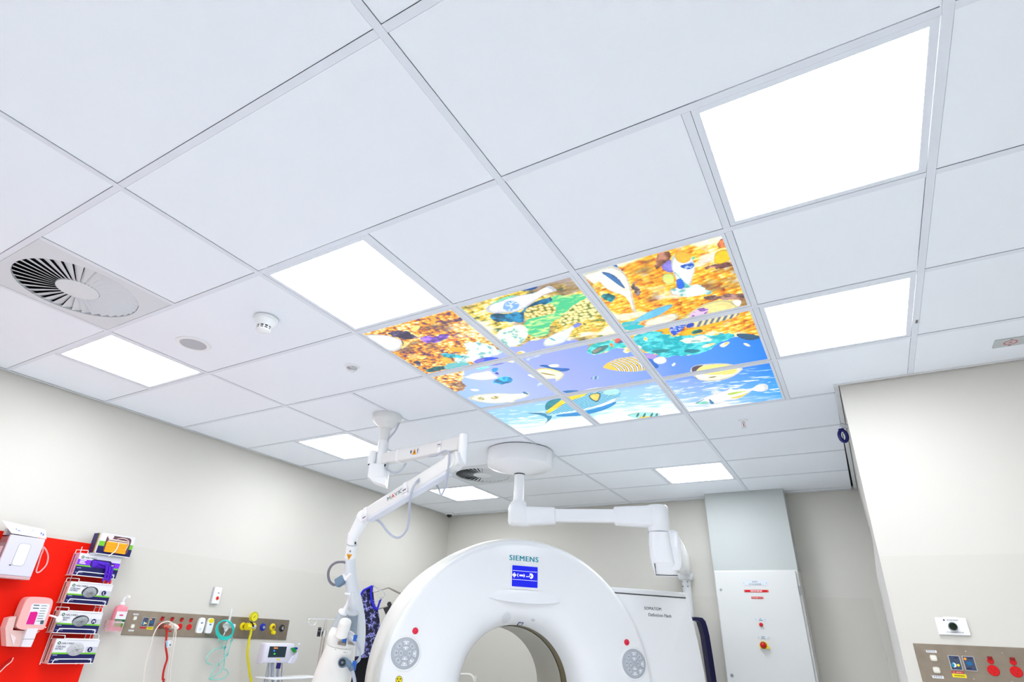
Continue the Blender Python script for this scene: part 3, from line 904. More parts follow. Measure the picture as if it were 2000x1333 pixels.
            c = np.where(k, np.array((20, 120, 200.)), np.array((150, 225, 225.)))
        elif pat == 'y':
            k = (np.sin((vv_ + .02 * uu) * 130) > .75)[:, None]
            c = np.where(k & (vv_ > 1.98)[:, None], np.array((235, 205, 60.)), c)
        elif pat == 'r':
            x = (uu - min(xs_)) / (max(xs_) - min(xs_))
            ph = (x * 9 + 2.2 * (vv_ - 1.62) ** 2 * 20) % 1
            s_ = np.where(ph < .4, 0, np.where(ph < .55, 1, np.where(ph < .85, 2, 1)))
            pc = np.array(((255, 205, 40), (30, 50, 110), (235, 245, 255)), float)[s_]
            c = np.where((x > .22)[:, None], pc, c)
        idx = np.argwhere(m)[ins]
        col[idx[:, 0], idx[:, 1]] = c
    return np.clip(col, 0, 255) / 255


mp = bpy.data.materials.new('backlit_print')
mp.use_nodes = True
mp.cycles.emission_sampling = 'NONE'
nt = mp.node_tree
b_ = nt.nodes['Principled BSDF']
at_ = nt.nodes.new('ShaderNodeAttribute')
at_.attribute_name = 'print'
b_.inputs['Base Color'].default_value = (.02, .02, .02, 1)
b_.inputs['Roughness'].default_value = .25
b_.inputs['Emission Strength'].default_value = MURAL
nt.links.new(at_.outputs['Color'], b_.inputs['Emission Color'])
ML = {(0, 0): 'reef mural panel with purple coral and a white fish, front left corner',
      (1, 0): 'reef mural panel with a pale parrotfish over green coral, front row middle',
      (2, 0): 'reef mural panel with orange coral and a long-snouted white fish, front right corner',
      (0, 1): 'mural panel with a white fish above a pale spotted fish, middle row left',
      (1, 1): 'central mural panel with a yellow-striped fish in lavender blue water',
      (2, 1): 'mural panel with turquoise coral meeting deep blue water, middle row right',
      (0, 2): 'mural panel with the forked tail of the big blue-yellow fish, back left corner',
      (1, 2): 'mural panel with the head of the big blue-yellow fish over white sand, back row middle',
      (2, 2): 'mural panel with a white and yellow parrotfish in sparkling water, back right corner'}
mfr = panel_frame(.2735, -.0004).mesh(M_TEE)
N = 170
for (i, j) in murals:
    t = Thing('mural_panel', ML[(i, j)], 'mural panel', ((i + .5) * T, (j + .5) * T, H), group='backlit reef print panels')
    o = bpy.data.objects.new('frame', mfr)
    COL.objects.link(o)
    o.parent = t.e
    h = .2735
    g1 = np.linspace(-h, h, N)
    gx, gy = np.meshgrid(g1, g1, indexing='ij')
    rgb = paint((gx + (i + .5) * T) / T, (gy + (j + .5) * T) / T)
    me = bpy.data.meshes.new('print')
    vs_ = np.stack([gx.ravel(), gy.ravel(), np.full(N * N, .002)], -1)
    k = np.arange(N * N).reshape(N, N)
    q = np.stack([k[:-1, :-1], k[:-1, 1:], k[1:, 1:], k[1:, :-1]], -1).reshape(-1, 4)
    me.from_pydata(vs_.tolist(), [], q.tolist())
    ca = me.color_attributes.new('print', 'FLOAT_COLOR', 'POINT')
    L = np.where(rgb <= .04045, rgb / 12.92, ((rgb + .055) / 1.055) ** 2.4).reshape(-1, 3)
    ca.data.foreach_set('color', np.concatenate([L, np.ones((len(L), 1))], 1).astype(np.float32).ravel())
    me.materials.append(mp)
    o = bpy.data.objects.new('printed_diffuser', me)
    COL.objects.link(o)
    o.parent = t.e
    back = MB().box(-h, h, -h, h, .006, .03)
    t.o = (0, 0, 0)
    t.part('backplate', back, M_TRIM)

# ------------------------------------------------------------------ swirl vents
M_VENT = mat('vent_enamel', (0.70, 0.735, 0.765), 0.5)
M_HUB = mat('vent_hub_enamel', (0.74, 0.775, 0.79), 0.55)


def swirl(label, cell):
    c = ((cell[0] + .5) * T, (cell[1] + .5) * T, H)
    t = Thing('swirl_vent', label, 'air vent', c, group='round swirl air vents')
    t.o = (0, 0, 0)
    R, r0, n = .252, .088, 36
    pl = MB()
    m_ = 72
    ring = []
    for k in range(m_):
        a = 2 * PI * k / m_
        ca_, sa_ = math.cos(a), math.sin(a)
        s_ = .2865 / max(abs(ca_), abs(sa_))
        ring.append(((R * ca_, R * sa_), (s_ * ca_, s_ * sa_)))
    v = []
    for z in (.0, .012):
        for i_, o_ in ring:
            v += [(*i_, z), (*o_, z)]
    f = []
    for k in range(m_):
        a, b = 2 * k, 2 * ((k + 1) % m_)
        f += [(a, b, b + 1, a + 1), (a + 2 * m_, a + 1 + 2 * m_, b + 1 + 2 * m_, b + 2 * m_), (a, a + 2 * m_, b + 2 * m_, b), (a + 1, b + 1, b + 1 + 2 * m_, a + 1 + 2 * m_)]
    t.part('face_plate', pl.add(v, f), M_VENT)
    t.part('hub', MB().lathe([(0, .0), (r0 - .004, .0), (r0, .002), (r0, .01), (0, .01)], n=48), M_HUB, smooth=True)
    t.part('plenum_box', MB().lathe([(R + .004, .011), (R + .004, .05), (0, .05)], n=48), M_BLACK)
    da = 2 * PI / n
    bl = MB()
    up = .0145
    tn = .0012
    A, B = 0, da * .96
    p = [(r0 + .002, A, up * .5), (R - .002, A, up), (R - .002, B, 0), (r0 + .002, B, 0)]
    top = [(r * math.cos(a), r * math.sin(a), z + .0005) for r, a, z in p]
    v = top + [(x, y, z + tn) for x, y, z in top]
    bl.add(v, [(3, 2, 1, 0), (4, 5, 6, 7), (0, 1, 5, 4), (1, 2, 6, 5), (2, 3, 7, 6), (3, 0, 4, 7)])
    me = bl.mesh(M_VENT)
    for k in range(n):
        o = bpy.data.objects.new('blade', me)
        COL.objects.link(o)
        o.parent = t.e
        o.rotation_euler.z = k * da
    return t


swirl('large round swirl air vent in the ceiling at the left edge of the photo', (-2, -2))
swirl('distant swirl air vent between the two ceiling-hung arms', (-2, 4))

# ------------------------------------------------------------------ small ceiling fittings (z down from the ceiling)


def cthing(name, label, cat, x, y):
    t = Thing(name, label, cat, (x, y, H), group=None)
    t.o = (0, 0, 0)
    return t


t = cthing('smoke_detector', 'white cone-shaped smoke detector with black slots under the ceiling', 'smoke detector', -.297, -.313)
t.part('base', MB().lathe([(0, .0005), (.056, .0005), (.06, -.004), (.06, -.014), (.057, -.018), (0, -.018)], n=40), M_WHITE, smooth=True)
t.part('housing', MB().lathe([(.055, -.018), (.052, -.026), (.04, -.042), (.036, -.048), (0, -.048)], n=40), M_WHITE, smooth=True)
t.part('slot_core', MB().lathe([(.031, -.047), (.031, -.066)], n=32), M_BLACK)
cage = MB()
for k in range(10):
    a = 2 * PI * k / 10
    cage.merge(MB().box(.0315, .0345, -.0035, .0035, -.067, -.047).xf(Matrix.Rotation(a, 4, 'Z')))
cage.lathe([(.031, -.0555), (.035, -.0555), (.035, -.0585), (.031, -.0585), (.031, -.0555)], n=32)
t.part('cage', cage, M_WHITE)
t.part('cap', MB().lathe([(.036, -.065), (.036, -.069), (.026, -.076), (0, -.078)], n=32), M_WHITE, smooth=True)

t = cthing('ceiling_speaker', 'flat round grey-grilled speaker in the ceiling beside the smoke detector', 'speaker', -.905, -.299)
t.part('rim', MB().lathe([(.068, -.004), (.072, -.006), (.086, -.004), (.09, .0005)], n=48), M_WHITE, smooth=True)
gm = mat('grille_grey', (0.50, 0.52, 0.55), 0.6, bump=(900, .5))
t.part('grille', MB().lathe([(0, -.0035), (.069, -.0035), (.069, .0005), (0, .0005)], n=48), gm)

t = cthing('occupancy_sensor', 'small clear-domed sensor on the ceiling beside the mural', 'sensor', -.308, .307)
t.part('rim', MB().lathe([(.03, -.006), (.04, -.006), (.045, .0005)], n=36), M_WHITE, smooth=True)
t.part('dome', MB().lathe([(.032, -.004), (.029, -.016), (.018, -.026), (0, -.03)], n=32), M_CLEAR, smooth=True)
t.part('base', MB().lathe([(0, -.003), (.03, -.003), (.03, .0005)], n=32), M_LGREY)
for a, m_ in ((2.6, M_DARK), (3.2, M_DARK), (3.7, M_DARK), (-.5, M_RED), (1.5, M_GREY)):
    t.part('lens_dot', MB().lathe([(.004, -.003), (.004, -.009), (0, -.01)], c=(.02 * math.cos(a), .02 * math.sin(a), 0), n=10), m_)

t = cthing('fire_sprinkler', 'chrome fire sprinkler head hanging from a ceiling tile behind the mural', 'sprinkler', 1.5, 2.073)
t.part('escutcheon', MB().lathe([(0, .001), (.03, .001), (.028, -.004), (.012, -.006), (0, -.006)], n=28), M_WHITE, smooth=True)
t.part('stem', MB().lathe([(.011, -.005), (.011, -.014), (.007, -.016), (.007, -.022)], n=16, close=True), M_CHROME)
fm = MB()
for s_ in (-1, 1):
    fm.tube([(s_ * .008, 0, -.014), (s_ * .013, 0, -.028), (s_ * .008, 0, -.042), (0, 0, -.046)], .0022, n=6, smooth=3)
t.part('yoke', fm, M_CHROME)
t.part('bulb', MB().cyl((0, 0, -.022), (0, 0, -.042), .0025, n=8), M_RED)
t.part('deflector', MB().lathe([(0, -.046), (.016, -.047), (.016, -.049), (0, -.049)], n=20), M_CHROME)

t = cthing('dome_camera', 'black-domed security camera in the far ceiling corner', 'security camera', -2.27, 4.139)
t.part('base', MB().lathe([(0, .0005), (.055, .0005), (.055, -.012), (.048, -.02), (.03, -.022)], n=32), M_WHITE, smooth=True)
t.part('dome', MB().lathe([(.032, -.02), (.03, -.035), (.02, -.048), (0, -.053)], n=28), mat('black_dome', (0.01, 0.01, 0.012), 0.08), smooth=True)

t = cthing('ceiling_plate', 'grey plate with a faint red ring mark on the ceiling at the right edge', 'plate', 2.782, 1.441)
t.part('plate', MB().prism(rrect(-.062, .062, -.045, .045, .004), -.003, .0005), mat('plate_grey', (0.52, 0.56, 0.56), 0.5))
rg = MB()
rg.lathe([(.02, -.0036), (.027, -.0036)], n=28)
rg.lathe([(0, -.0036), (.008, -.0036)], n=16)
t.part('ring_mark', rg, mat('faded_red', s8(205, 120, 125), 0.6))
t.part('screw', MB().cyl((.0, .033, -.003), (.0, .033, -.005), .005, n=10), M_GREY)
t.part('screw', MB().cyl((.0, -.033, -.003), (.0, -.033, -.005), .005, n=10), M_GREY)

p = pt('z', H, 1791, 628)
t = cthing('tee_label', 'tiny printed label stuck to the ceiling tee right of the mural', 'label', float(p[0]), float(p[1]))
t.part('sticker', MB().box(-.0105, .0105, -.02, .02, -.0018, -.0012), M_CARD)
tx = MB()
for k in range(4):
    tx.box(-.006, .004 - .002 * (k % 2), -.015 + k * .008, -.010 + k * .008, -.0024, -.0018)
t.part('print_mark', tx, M_INK)

# ================================================================== CT SCANNER
AZ = math.radians(44.0)
RG = np.array([math.sin(AZ), math.cos(AZ), 0])
NG = np.array([math.cos(AZ), -math.sin(AZ), 0])
G0 = np.array([-0.16174, 2.04899, 0]) + 0.08 * RG          # foot of the bore axis on the front plane
FG = frame(G0, RG, (0, 0, 1), NG)                            # local: a across, b up, c out of the front
ZC = 1.05


def gp(x, y, c=0.0):
    """photo point on the scanner plane c metres in front of its face"""
    d = ray(x, y)
    P = G0 + NG * c
    q = CAM + ((P - CAM) @ NG) / (d @ NG) * d
    return float((q - P) @ RG), float(q[2])


ct = Thing('ct_scanner', 'large white CT scanner with a round bore and blue display', 'CT scanner', (0, 0, 0), FG)


def rev(prof, n=160):
    m = MB()
    m.lathe([(r, -d) for r, d in prof], c=(0, ZC, 0), n=n)
    return m


cover = [(.398, .235), (.402, .20), (.412, .15), (.432, .10), (.462, .058), (.50, .028), (.545, .010), (.60, .002), (.65, 0), (.915, 0), (.935, .003), (.948, .012), (.954, .026)]
fc = ct.part('front_cover', rev(cover), M_GWHITE, smooth=True, angle=60)
ct.part('side_shell', rev([(.951, .028), (.957, .032), (.970, .06), (.982, .14), (.99, .4), (.985, .78), (.965, .85), (.93, .87), (.42, .87), (.395, .86)]), M_CREAM, smooth=True, angle=50)
ct.part('scan_window', rev([(.398, .232), (.396, .335)]), M_OLIVE, smooth=True)
ct.part('bore_tunnel', rev([(.392, .333), (.39, .345), (.39, .86)]), M_RIM, smooth=True)
ct.part('base_plinth', MB().box(-.9, 1.38, .0, .12, -.8, -.06, bev=.02), M_CREAM)
# right-hand wing
wing = [(.55, 1.697), (1.303, 1.697), (1.318, 1.64), (1.34, 1.545), (1.366, 1.41), (1.392, 1.2), (1.40, 1.05), (1.40, .06), (.55, .06)]
bm = bmesh.new()
vsb = [bm.verts.new((x, y, -.03)) for x, y in wing]
ff = bm.faces.new(vsb)
ex = bmesh.ops.extrude_face_region(bm, geom=[ff])
for q in ex['geom']:
    if isinstance(q, bmesh.types.BMVert):
        q.co.z = -.82
bmesh.ops.recalc_face_normals(bm, faces=bm.faces)
bmesh.ops.bevel(bm, geom=list(bm.edges), offset=.012, segments=3, profile=.5, affect='EDGES')
ct.part('side_wing', MB().bm(bm), M_GWHITE, smooth=True, angle=35)
ct.part('wing_lid', MB().box(.6, 1.302, 1.7005, 1.735, -.81, -.025, bev=.008), M_WHITE, smooth=True, angle=35)
ct.part('lid_seam', MB().box(.61, 1.299, 1.694, 1.701, -.80, -.0335), M_DARK)
# dark rear rail seen past the wing
pr = [gp(x, y, -.86) for x, y in ((1352, 1206), (1360, 1206.5), (1368, 1207.5), (1374, 1214), (1378, 1226), (1382, 1243), (1388, 1280), (1394, 1320), (1400, 1360), (1420, 1500))]
rl = MB()
pi_ = [(a - (.05 if k > 3 else .02 + .01 * k), b - (.028 if k < 3 else .012 if k < 5 else 0)) for k, (a, b) in enumerate(pr)]
vv = []
for (a, b), (a2, b2) in zip(pr, pi_):
    vv += [(a, b, -.83), (a2, b2, -.83), (a, b, -.90), (a2, b2, -.90)]
f = []
for k in range(len(pr) - 1):
    q = 4 * k
    f += [(q, q + 1, q + 5, q + 4), (q + 2, q + 6, q + 7, q + 3), (q, q + 4, q + 6, q + 2), (q + 1, q + 3, q + 7, q + 5)]
f += [(0, 2, 3, 1), (q + 4, q + 5, q + 7, q + 6)]
M_RAIL = mat('navy_rail', s8(14, 12, 60), 0.35)
ct.part('rear_rail', rl.add(vv, f), M_RAIL, label='dark navy rail behind the wing')
ct.part('rail_clip', MB().box(1.385, 1.46, 1.50, 1.535, -.9, -.83), M_RAIL)

# display and its hood
dis = ct.part('display_bezel', MB().prism(rrect(-.118, .106, 1.672, 1.834, .01), -.001, .006), M_GWHITE)
scr = mat('display_blue', s8(5, 15, 120), 0.15, emit=s8(10, 25, 232), estr=.85)
icon = mat('display_icon', (0.8, 0.8, 0.85), 0.3, emit=(0.85, 0.88, 1), estr=.8)
sc_ = ct.part('display_screen', MB().prism(rrect(-.108, .084, 1.688, 1.827, .004), .0055, .0075), scr, dis)
ic = MB()
z_ = .0082
for yy in (1.7335, 1.7925):
    ic.box(-.104, .08, yy - .001, yy + .001, z_ - .0006, z_)
yc = 1.763
ic.prism([(-.092, yc + .017), (-.099, yc + .009), (-.085, yc + .009)], z_ - .0006, z_)
ic.prism([(-.092, yc - .017), (-.085, yc - .009), (-.099, yc - .009)], z_ - .0006, z_)
ic.box(-.105, -.079, yc - .0055, yc + .0055, z_ - .0006, z_)
ic.prism([(-.072, yc), (-.065, yc + .011), (-.061, yc + .011), (-.067, yc), (-.061, yc - .011), (-.065, yc - .011)], z_ - .0006, z_)
ic.box(-.053, -.024, yc - .005, yc + .005, z_ - .0006, z_)
ic.prism([(-.012, yc), (-.019, yc + .011), (-.023, yc + .011), (-.018, yc), (-.023, yc - .011), (-.019, yc - .011)], z_ - .0006, z_)
ic.box(-.004, .02, yc - .007, yc - .003, z_ - .0006, z_)
for k in range(18):
    a0, a1 = math.radians(-100 + k * 12), math.radians(-88 + k * 12)
    r1, r2 = .011, .021 - .004 * abs(k - 9) / 9
    cx_ = .03
    ic.prism([(cx_ + r1 * math.cos(a0), yc + r1 * math.sin(a0)), (cx_ + r2 * math.cos(a0), yc + r2 * math.sin(a0)), (cx_ + r2 * math.cos(a1), yc + r2 * math.sin(a1)), (cx_ + r1 * math.cos(a1), yc + r1 * math.sin(a1))], z_ - .0006, z_)
ic.lathe([(.006, z_), (.009, z_)], c=(.03, yc, 0), n=20)
ct.part('screen_icons', ic, icon, dis)
ct.part('lettering', MB().text('SIEMENS', -.131, 1.861, .0012, .037, 'LEFT', .034, 1.06, 1.14), M_SIEM)
# brow: a shallow overhang under the display
hd = MB()
nu, nv = 40, 10
vv, f = [], []
for iu in range(nu + 1):
    u = -1 + 2 * iu / nu
    a = -.005 + .265 * u
    zb = 1.583 + .022 * abs(u) ** 2.2
    bul = .034 * (1 - abs(u) ** 2.4)
    for iv in range(nv + 1):
        q = iv / nv
        vv.append((a * (1 - .25 * q), zb + (1.668 - zb) * q + .0, .0006 + bul * (1 - q) ** 1.6))
    vv.append((a * .99, zb + .012, -.004))
for iu in range(nu):
    for iv in range(nv):
        k = iu * (nv + 2) + iv
        f.append((k, k + nv + 2, k + nv + 3, k + 1))
    k = iu * (nv + 2)
    f.append((k, k + nv + 1, k + 2 * nv + 3, k + nv + 2))
ct.part('display_hood', hd.add(vv, f), M_GWHITE, smooth=True, angle=50)


def surf(a, b):
    """point and outward tilt of the cover at (a, b)"""
    r = math.hypot(a, b - ZC)
    rs = [q[0] for q in cover]
    ds = [q[1] for q in cover]
    return -float(np.interp(r, rs, ds))


dots = MB()
for i in range(-5, 6):
    for j in range(-5, 6):
        if i * i + j * j < 27:
            a, b = -.118 + i * .0066, 1.487 + j * .0066
            dots.box(a - .0013, a + .0013, b - .0013, b + .0013, surf(a, b) - .003, surf(a, b) + .0012)
ct.part('speaker_holes', dots, M_GREY)
ct.part('microphone', MB().lathe([(0, surf(.085, 1.487) + .004), (.011, surf(.085, 1.487) + .004), (.0125, surf(.085, 1.487) - .004)], c=(.085, 1.487, 0), n=20), M_LGREY)
sl = surf(.012, 1.463)
FSt = Matrix.Translation((.012, 1.463, sl + .004)) @ Matrix.Rotation(.75, 4, 'X')
fl = ct.part('bore_sticker', MB().prism([(-.024, -.022), (.012, -.022), (.026, .016), (.016, .024), (-.006, .024)], -.002, .002).xf(FSt), M_DARK)
ct.part('sticker_print', MB().prism([(-.008, .004), (.017, .004), (.02, .018), (-.004, .018)], .002, .0028).xf(FSt), mat('sticker_blue', s8(150, 175, 225), .5), fl)
ct.part('sticker_print', MB().prism([(-.018, -.018), (.008, -.018), (.014, -.001), (-.012, -.001)], .002, .0028).xf(FSt), M_LGREY, fl)
M_REDB = mat('red_button', s8(225, 20, 60), .3)
M_PAD = mat('pad_grey', s8(178, 184, 192), .45)
M_PADB = mat('pad_button', s8(196, 202, 210), .4)
M_PADW = mat('pad_mark', s8(250, 250, 255), .4)


def sector(cx_, cy_, r1, r2, a0, a1, z0, z1, n=6):
    p = [(cx_ + r1 * math.cos(a0 + (a1 - a0) * k / n), cy_ + r1 * math.sin(a0 + (a1 - a0) * k / n)) for k in range(n + 1)]
    p += [(cx_ + r2 * math.cos(a1 + (a0 - a1) * k / n), cy_ + r2 * math.sin(a1 + (a0 - a1) * k / n)) for k in range(n + 1)]
    return MB().prism(p, z0, z1)


for sx_, pa in ((-1, -.812), (1, .81)):
    pb = 1.244
    pad = ct.part('control_panel', MB().lathe([(0, .006), (.084, .006), (.09, .003), (.091, -.001)], c=(pa, pb, 0), n=48), M_PAD, smooth=True)
    ct.part('bezel', MB().lathe([(.0905, -.001), (.0915, .005), (.097, .006), (.106, .0)], c=(pa, pb, 0), n=48), M_GWHITE, pad, smooth=True)
    for k in range(8):
        a = k * PI / 4
        ct.part('button', sector(pa, pb, .047, .071, a - .30, a + .30, .005, .009), M_PADB, pad)
        mk = MB().prism(oval(pa + .058 * math.cos(a), pb + .058 * math.sin(a), .006, .006, 10), .0085, .0096)
        if k in (2, 6, 7, 0):
            mk.merge(sector(pa, pb, .067, .0705, a - .29, a + .29, .0085, .0096))
        ct.part('button_mark', mk, M_PADW if k in (2, 6, 7, 0) else M_GREY, pad)
    for k in range(4):
        a = k * PI / 2
        ct.part('button', sector(pa, pb, .017, .039, a - .55, a + .55, .005, .009), M_PADB, pad)
        mk = MB().prism(oval(pa + .028 * math.cos(a), pb + .028 * math.sin(a), .005, .006, 10), .0085, .0096)
        if k % 2:
            mk.merge(sector(pa, pb, .0355, .0385, a - .5, a + .5, .0085, .0096))
        ct.part('button_mark', mk, M_PADW if k % 2 else M_GREY, pad)
    ra = -.76 if sx_ < 0 else .764
    ct.part('stop_button', MB().lathe([(0, .011), (.014, .009), (.0195, .003), (.0205, -.001)], c=(ra, 1.375, 0), n=28), M_REDB, smooth=True, label='round red button')
rs = ct.part('radiation_sticker', MB().lathe([(0, .0012), (.0205, .0012), (.0205, 0)], c=(-.834, 1.096, 0), n=28), M_YELLOW)
bl_ = MB().lathe([(.019, .0018), (.0215, .0018)], c=(-.834, 1.096, 0), n=28)
for a in (30, 150, 270):
    bl_.prism(oval(-.834 + .0095 * math.cos(math.radians(a)), 1.096 + .0095 * math.sin(math.radians(a)), .0042, .0042, 10), .0012, .0019)
ct.part('trefoil', bl_, M_INK, rs)
tt = MB().text('SOMATOM', .937, 1.597, -.0285, .0215, 'LEFT', .018, .92, 1.1)
tt.text('Definition Flash', .967, 1.5545, -.0285, .0225, 'LEFT', .016, .92, 1.06)
ct.part('model_lettering', tt, M_TEXT)

# small trolley handle seen through the bore
q = [pt('y', 3.7, x, y) for x, y in ((880, 1318), (905, 1318), (918, 1319), (925, 1326), (928, 1345), (930, 1400))]
hb = MB().tube(q, .012, n=10, smooth=4)
t = Thing('trolley', 'cream tubular trolley handle glimpsed low through the scanner bore', 'trolley', (float(q[2][0]), 3.7, 0))
t.part('handle', hb, M_CREAM, smooth=True)
qx = float(q[4][0])
t.part('deck', MB().box(qx - .5, qx + .03, 3.68, 4.1, .55, .6, bev=.01), M_CREAM)
for dx in (-.47, 0):
    for yy in (3.7, 4.08):
        t.part('leg', MB().cyl((qx + dx, yy, 0), (qx + dx, yy, .56 if not (dx == 0 and yy == 3.7) else 1.02), .012, n=10), M_CREAM)

# ================================================================== CEILING BOOM OVER THE SCANNER
BX, BY = -.205, 2.15
sb = Thing('ceiling_boom', 'thick white horizontal boom hanging from a round canopy over the scanner', 'boom arm', (BX, BY, H))
sb.part('canopy_gasket', MB().lathe([(.255, H + .001), (.255, H - .006)], c=(BX, BY, 0), n=48, close=True), M_DARK)
sb.part('canopy', MB().lathe([(.262, H - .005), (.264, H - .01), (.264, H - .105), (.256, H - .122), (.235, H - .135), (.075, H - .178), (.055, H - .182), (0, H - .182)], c=(BX, BY, 0), n=64), M_GWHITE, smooth=True, angle=30)
sb.part('collar', MB().lathe([(.043, H - .178), (.043, H - .19)], c=(BX, BY, 0), n=32), M_DARK)
sb.part('pole', MB().lathe([(.041, H - .17), (.041, 2.28)], c=(BX, BY, 0), n=32), M_GWHITE, smooth=True)
AD = np.array([math.sin(math.radians(71)), math.cos(math.radians(71)), 0])


def bp(s_, z):
    return np.array([BX, BY, z]) + AD * s_


PB = np.array([-AD[1], AD[0], 0])
z0 = 2.195
el = MB()
el.loft([(bp(0, 2.30), AD * .055, PB * .055), (bp(0, 2.285), AD * .062, PB * .062), (bp(.0, 2.265), AD * .07, PB * .066), (bp(.01, 2.245), AD * .088, PB * .068), (bp(.012, 2.15), AD * .092, PB * .07), (bp(.01, 2.125), AD * .08, PB * .058), (bp(.01, 2.12), AD * .06, PB * .04)], n=40, e=3)
sb.part('elbow', el, M_GWHITE, smooth=True, angle=50)
sb.part('arm_sleeve', MB().beam(bp(.06, 2.193), bp(.29, 2.197), .125, .135, .11, .115, .01), M_GWHITE, smooth=True, angle=35)
sb.part('arm_tube', MB().beam(bp(.26, 2.2), bp(.74, 2.2), .085, .092, bev=.008), M_GWHITE, smooth=True, angle=35)
L2 = 1.03
sb.part('end_sleeve', MB().beam(bp(.715, 2.2), bp(L2, 2.197), .12, .125, .15, .15, .012), M_GWHITE, smooth=True, angle=35)
eh = MB()
eh.loft([(bp(L2, 2.275), AD * .07, PB * .07), (bp(L2, 2.262), AD * .08, PB * .08), (bp(L2, 2.15), AD * .08, PB * .08), (bp(L2, 2.12), AD * .078, PB * .078), (bp(L2, 2.088), AD * .074, PB * .074)], n=40, e=2.2)
sb.part('end_joint', eh, M_GWHITE, smooth=True, angle=50)
ks = MB()
kv = -NG
ks.loft([(bp(L2, 2.084), AD * .072, PB * .072), (bp(L2, 2.0), AD * .078, PB * .075), (bp(L2 + .006, 1.92), AD * .082, PB * .074), (bp(L2 + .012, 1.88), AD * .082, PB * .074)], n=40, e=3.4)
ks.loft([(bp(L2 + .012, 1.88), AD * .082, PB * .074), (bp(L2 + .03, 1.80) + PB * .03, AD * .078, PB * .05)], n=40, e=3.4)
sb.part('knuckle', ks, M_GWHITE, smooth=True, angle=30)
sb.part('knuckle_seam', MB().lathe([(.077, 2.0845), (.077, 2.0885)], c=(*bp(L2, 0)[:2], 0), n=40), M_GREY)
sb.part('knuckle_edge', MB().tube([bp(L2 - .05, 1.87) - PB * .06, bp(L2 - .044, 1.80) - PB * .02, bp(L2 + .10, 1.80) - PB * .02], .003, n=6, smooth=0), M_DARK)
# spring arm swings back behind the scanner
d_ = ray(1337, 1104)
P_ = G0 - NG * 1.02
E2 = CAM + ((P_ - CAM) @ NG) / (d_ @ NG) * d_
k0 = bp(L2 + .085, 1.965)
ar = MB()
dv = np.array([E2[0] - k0[0], E2[1] - k0[1], 0])
dv /= np.linalg.norm(dv)
pv = np.array([-dv[1], dv[0], 0])
e2 = np.array([E2[0], E2[1], E2[2]])
ar.loft([(k0 - dv * .05, pv * .04, (0, 0, .12)), (k0 - dv * .04, pv * .055, (0, 0, .135)), (k0 + dv * .05, pv * .055, (0, 0, .135)), (k0 * .45 + e2 * .55 + (0, 0, .02), pv * .055, (0, 0, .11)), (e2 - dv * .05, pv * .055, (0, 0, .10)), (e2 + dv * .04, pv * .055, (0, 0, .10)), (e2 + dv * .05, pv * .045, (0, 0, .085))], n=36, e=4)
sb.part('lower_arm', ar, M_GWHITE, smooth=True, angle=45)
ez = float(E2[2]) - .10
sb.part('drop_collar', MB().lathe([(.075, ez + .02), (.075, ez - .01), (.062, ez - .035), (.042, ez - .04), (.042, ez - .07)], c=(E2[0], E2[1], 0), n=32, close=True), M_WHITE, smooth=True, angle=35)
for a in (3.9, 5.2):
    for dz in (.055, .095):
        sb.part('screw', MB().cyl((E2[0] + .03 * math.cos(a), E2[1] + .03 * math.sin(a), ez - dz), (E2[0] + .045 * math.cos(a), E2[1] + .045 * math.sin(a), ez - dz), .006, n=8), M_GREY)
sb.part('drop_tube', MB().lathe([(.038, ez - .06), (.038, 1.25)], c=(E2[0], E2[1], 0), n=28, close=True), M_WHITE, smooth=True)

# ================================================================== INJECTOR ARM
M_ARM = mat('arm_enamel', (0.79, 0.80, 0.79), 0.35)
JX, JY = -.655, 1.033
ia = Thing('contrast_injector', 'jointed white ceiling arm with dangling cables and a cream contrast injector', 'injector', (JX, JY, H))
ia.part('ceiling_mount', MB().lathe([(.098, H + .001), (.1, H - .004), (.1, H - .035), (.094, H - .05), (.045, H - .092), (.043, H - .1), (0, H - .1)], c=(JX, JY, 0), n=48), M_ARM, smooth=True, angle=35)
ia.part('column', MB().lathe([(.034, H - .09), (.033, 2.52), (.032, 2.36)], c=(JX, JY, 0), n=32), M_ARM, smooth=True)
ia.part('column_band', MB().lathe([(.034, 2.515), (.0355, 2.51), (.0355, 2.485), (.034, 2.48)], c=(JX, JY, 0), n=32), M_WHITE, smooth=True)
ia.part('lower_column', MB().lathe([(.036, 2.48), (.036, 2.32)], c=(JX, JY, 0), n=32), M_WHITE, smooth=True)
# bracket block under the column
vd = np.array([math.sin(YAW), math.cos(YAW), 0])
rt = np.array([math.cos(YAW), -math.sin(YAW), 0])
cB = np.array([JX, JY, 0]) - rt * .005
bk = MB()
bk.loft([(cB + (0, 0, 2.345) - rt * .0, rt * .062, vd * .05), (cB + (0, 0, 2.335), rt * .066, vd * .055), (cB + (0, 0, 2.262), rt * .066, vd * .055), (cB + (0, 0, 2.25), rt * .062, vd * .05)], n=28, e=5)
ia.part('bracket', bk, M_WHITE, smooth=True, angle=35)
ia.part('bracket_wedge', MB().add([tuple(cB + rt * a + vd * b + np.array((0, 0, z))) for a, b, z in ((-.062, -.05, 2.26), (.062, -.05, 2.26), (.062, .05, 2.26), (-.062, .05, 2.26), (-.02, -.05, 2.228), (.062, -.05, 2.205), (.062, .05, 2.205), (-.02, .05, 2.228))], [(0, 1, 2, 3), (7, 6, 5, 4), (0, 4, 5, 1), (1, 5, 6, 2), (2, 6, 7, 3), (3, 7, 4, 0)]), M_WHITE)
cS = np.array([JX, JY, 0]) - rt * .06 - vd * .01
ia.part('pin_sleeve', MB().lathe([(.024, 2.345), (.026, 2.345), (.026, 2.435), (.02, 2.44), (0, 2.44)], c=(cS[0], cS[1], 0), n=24), M_WHITE, smooth=True, angle=35)
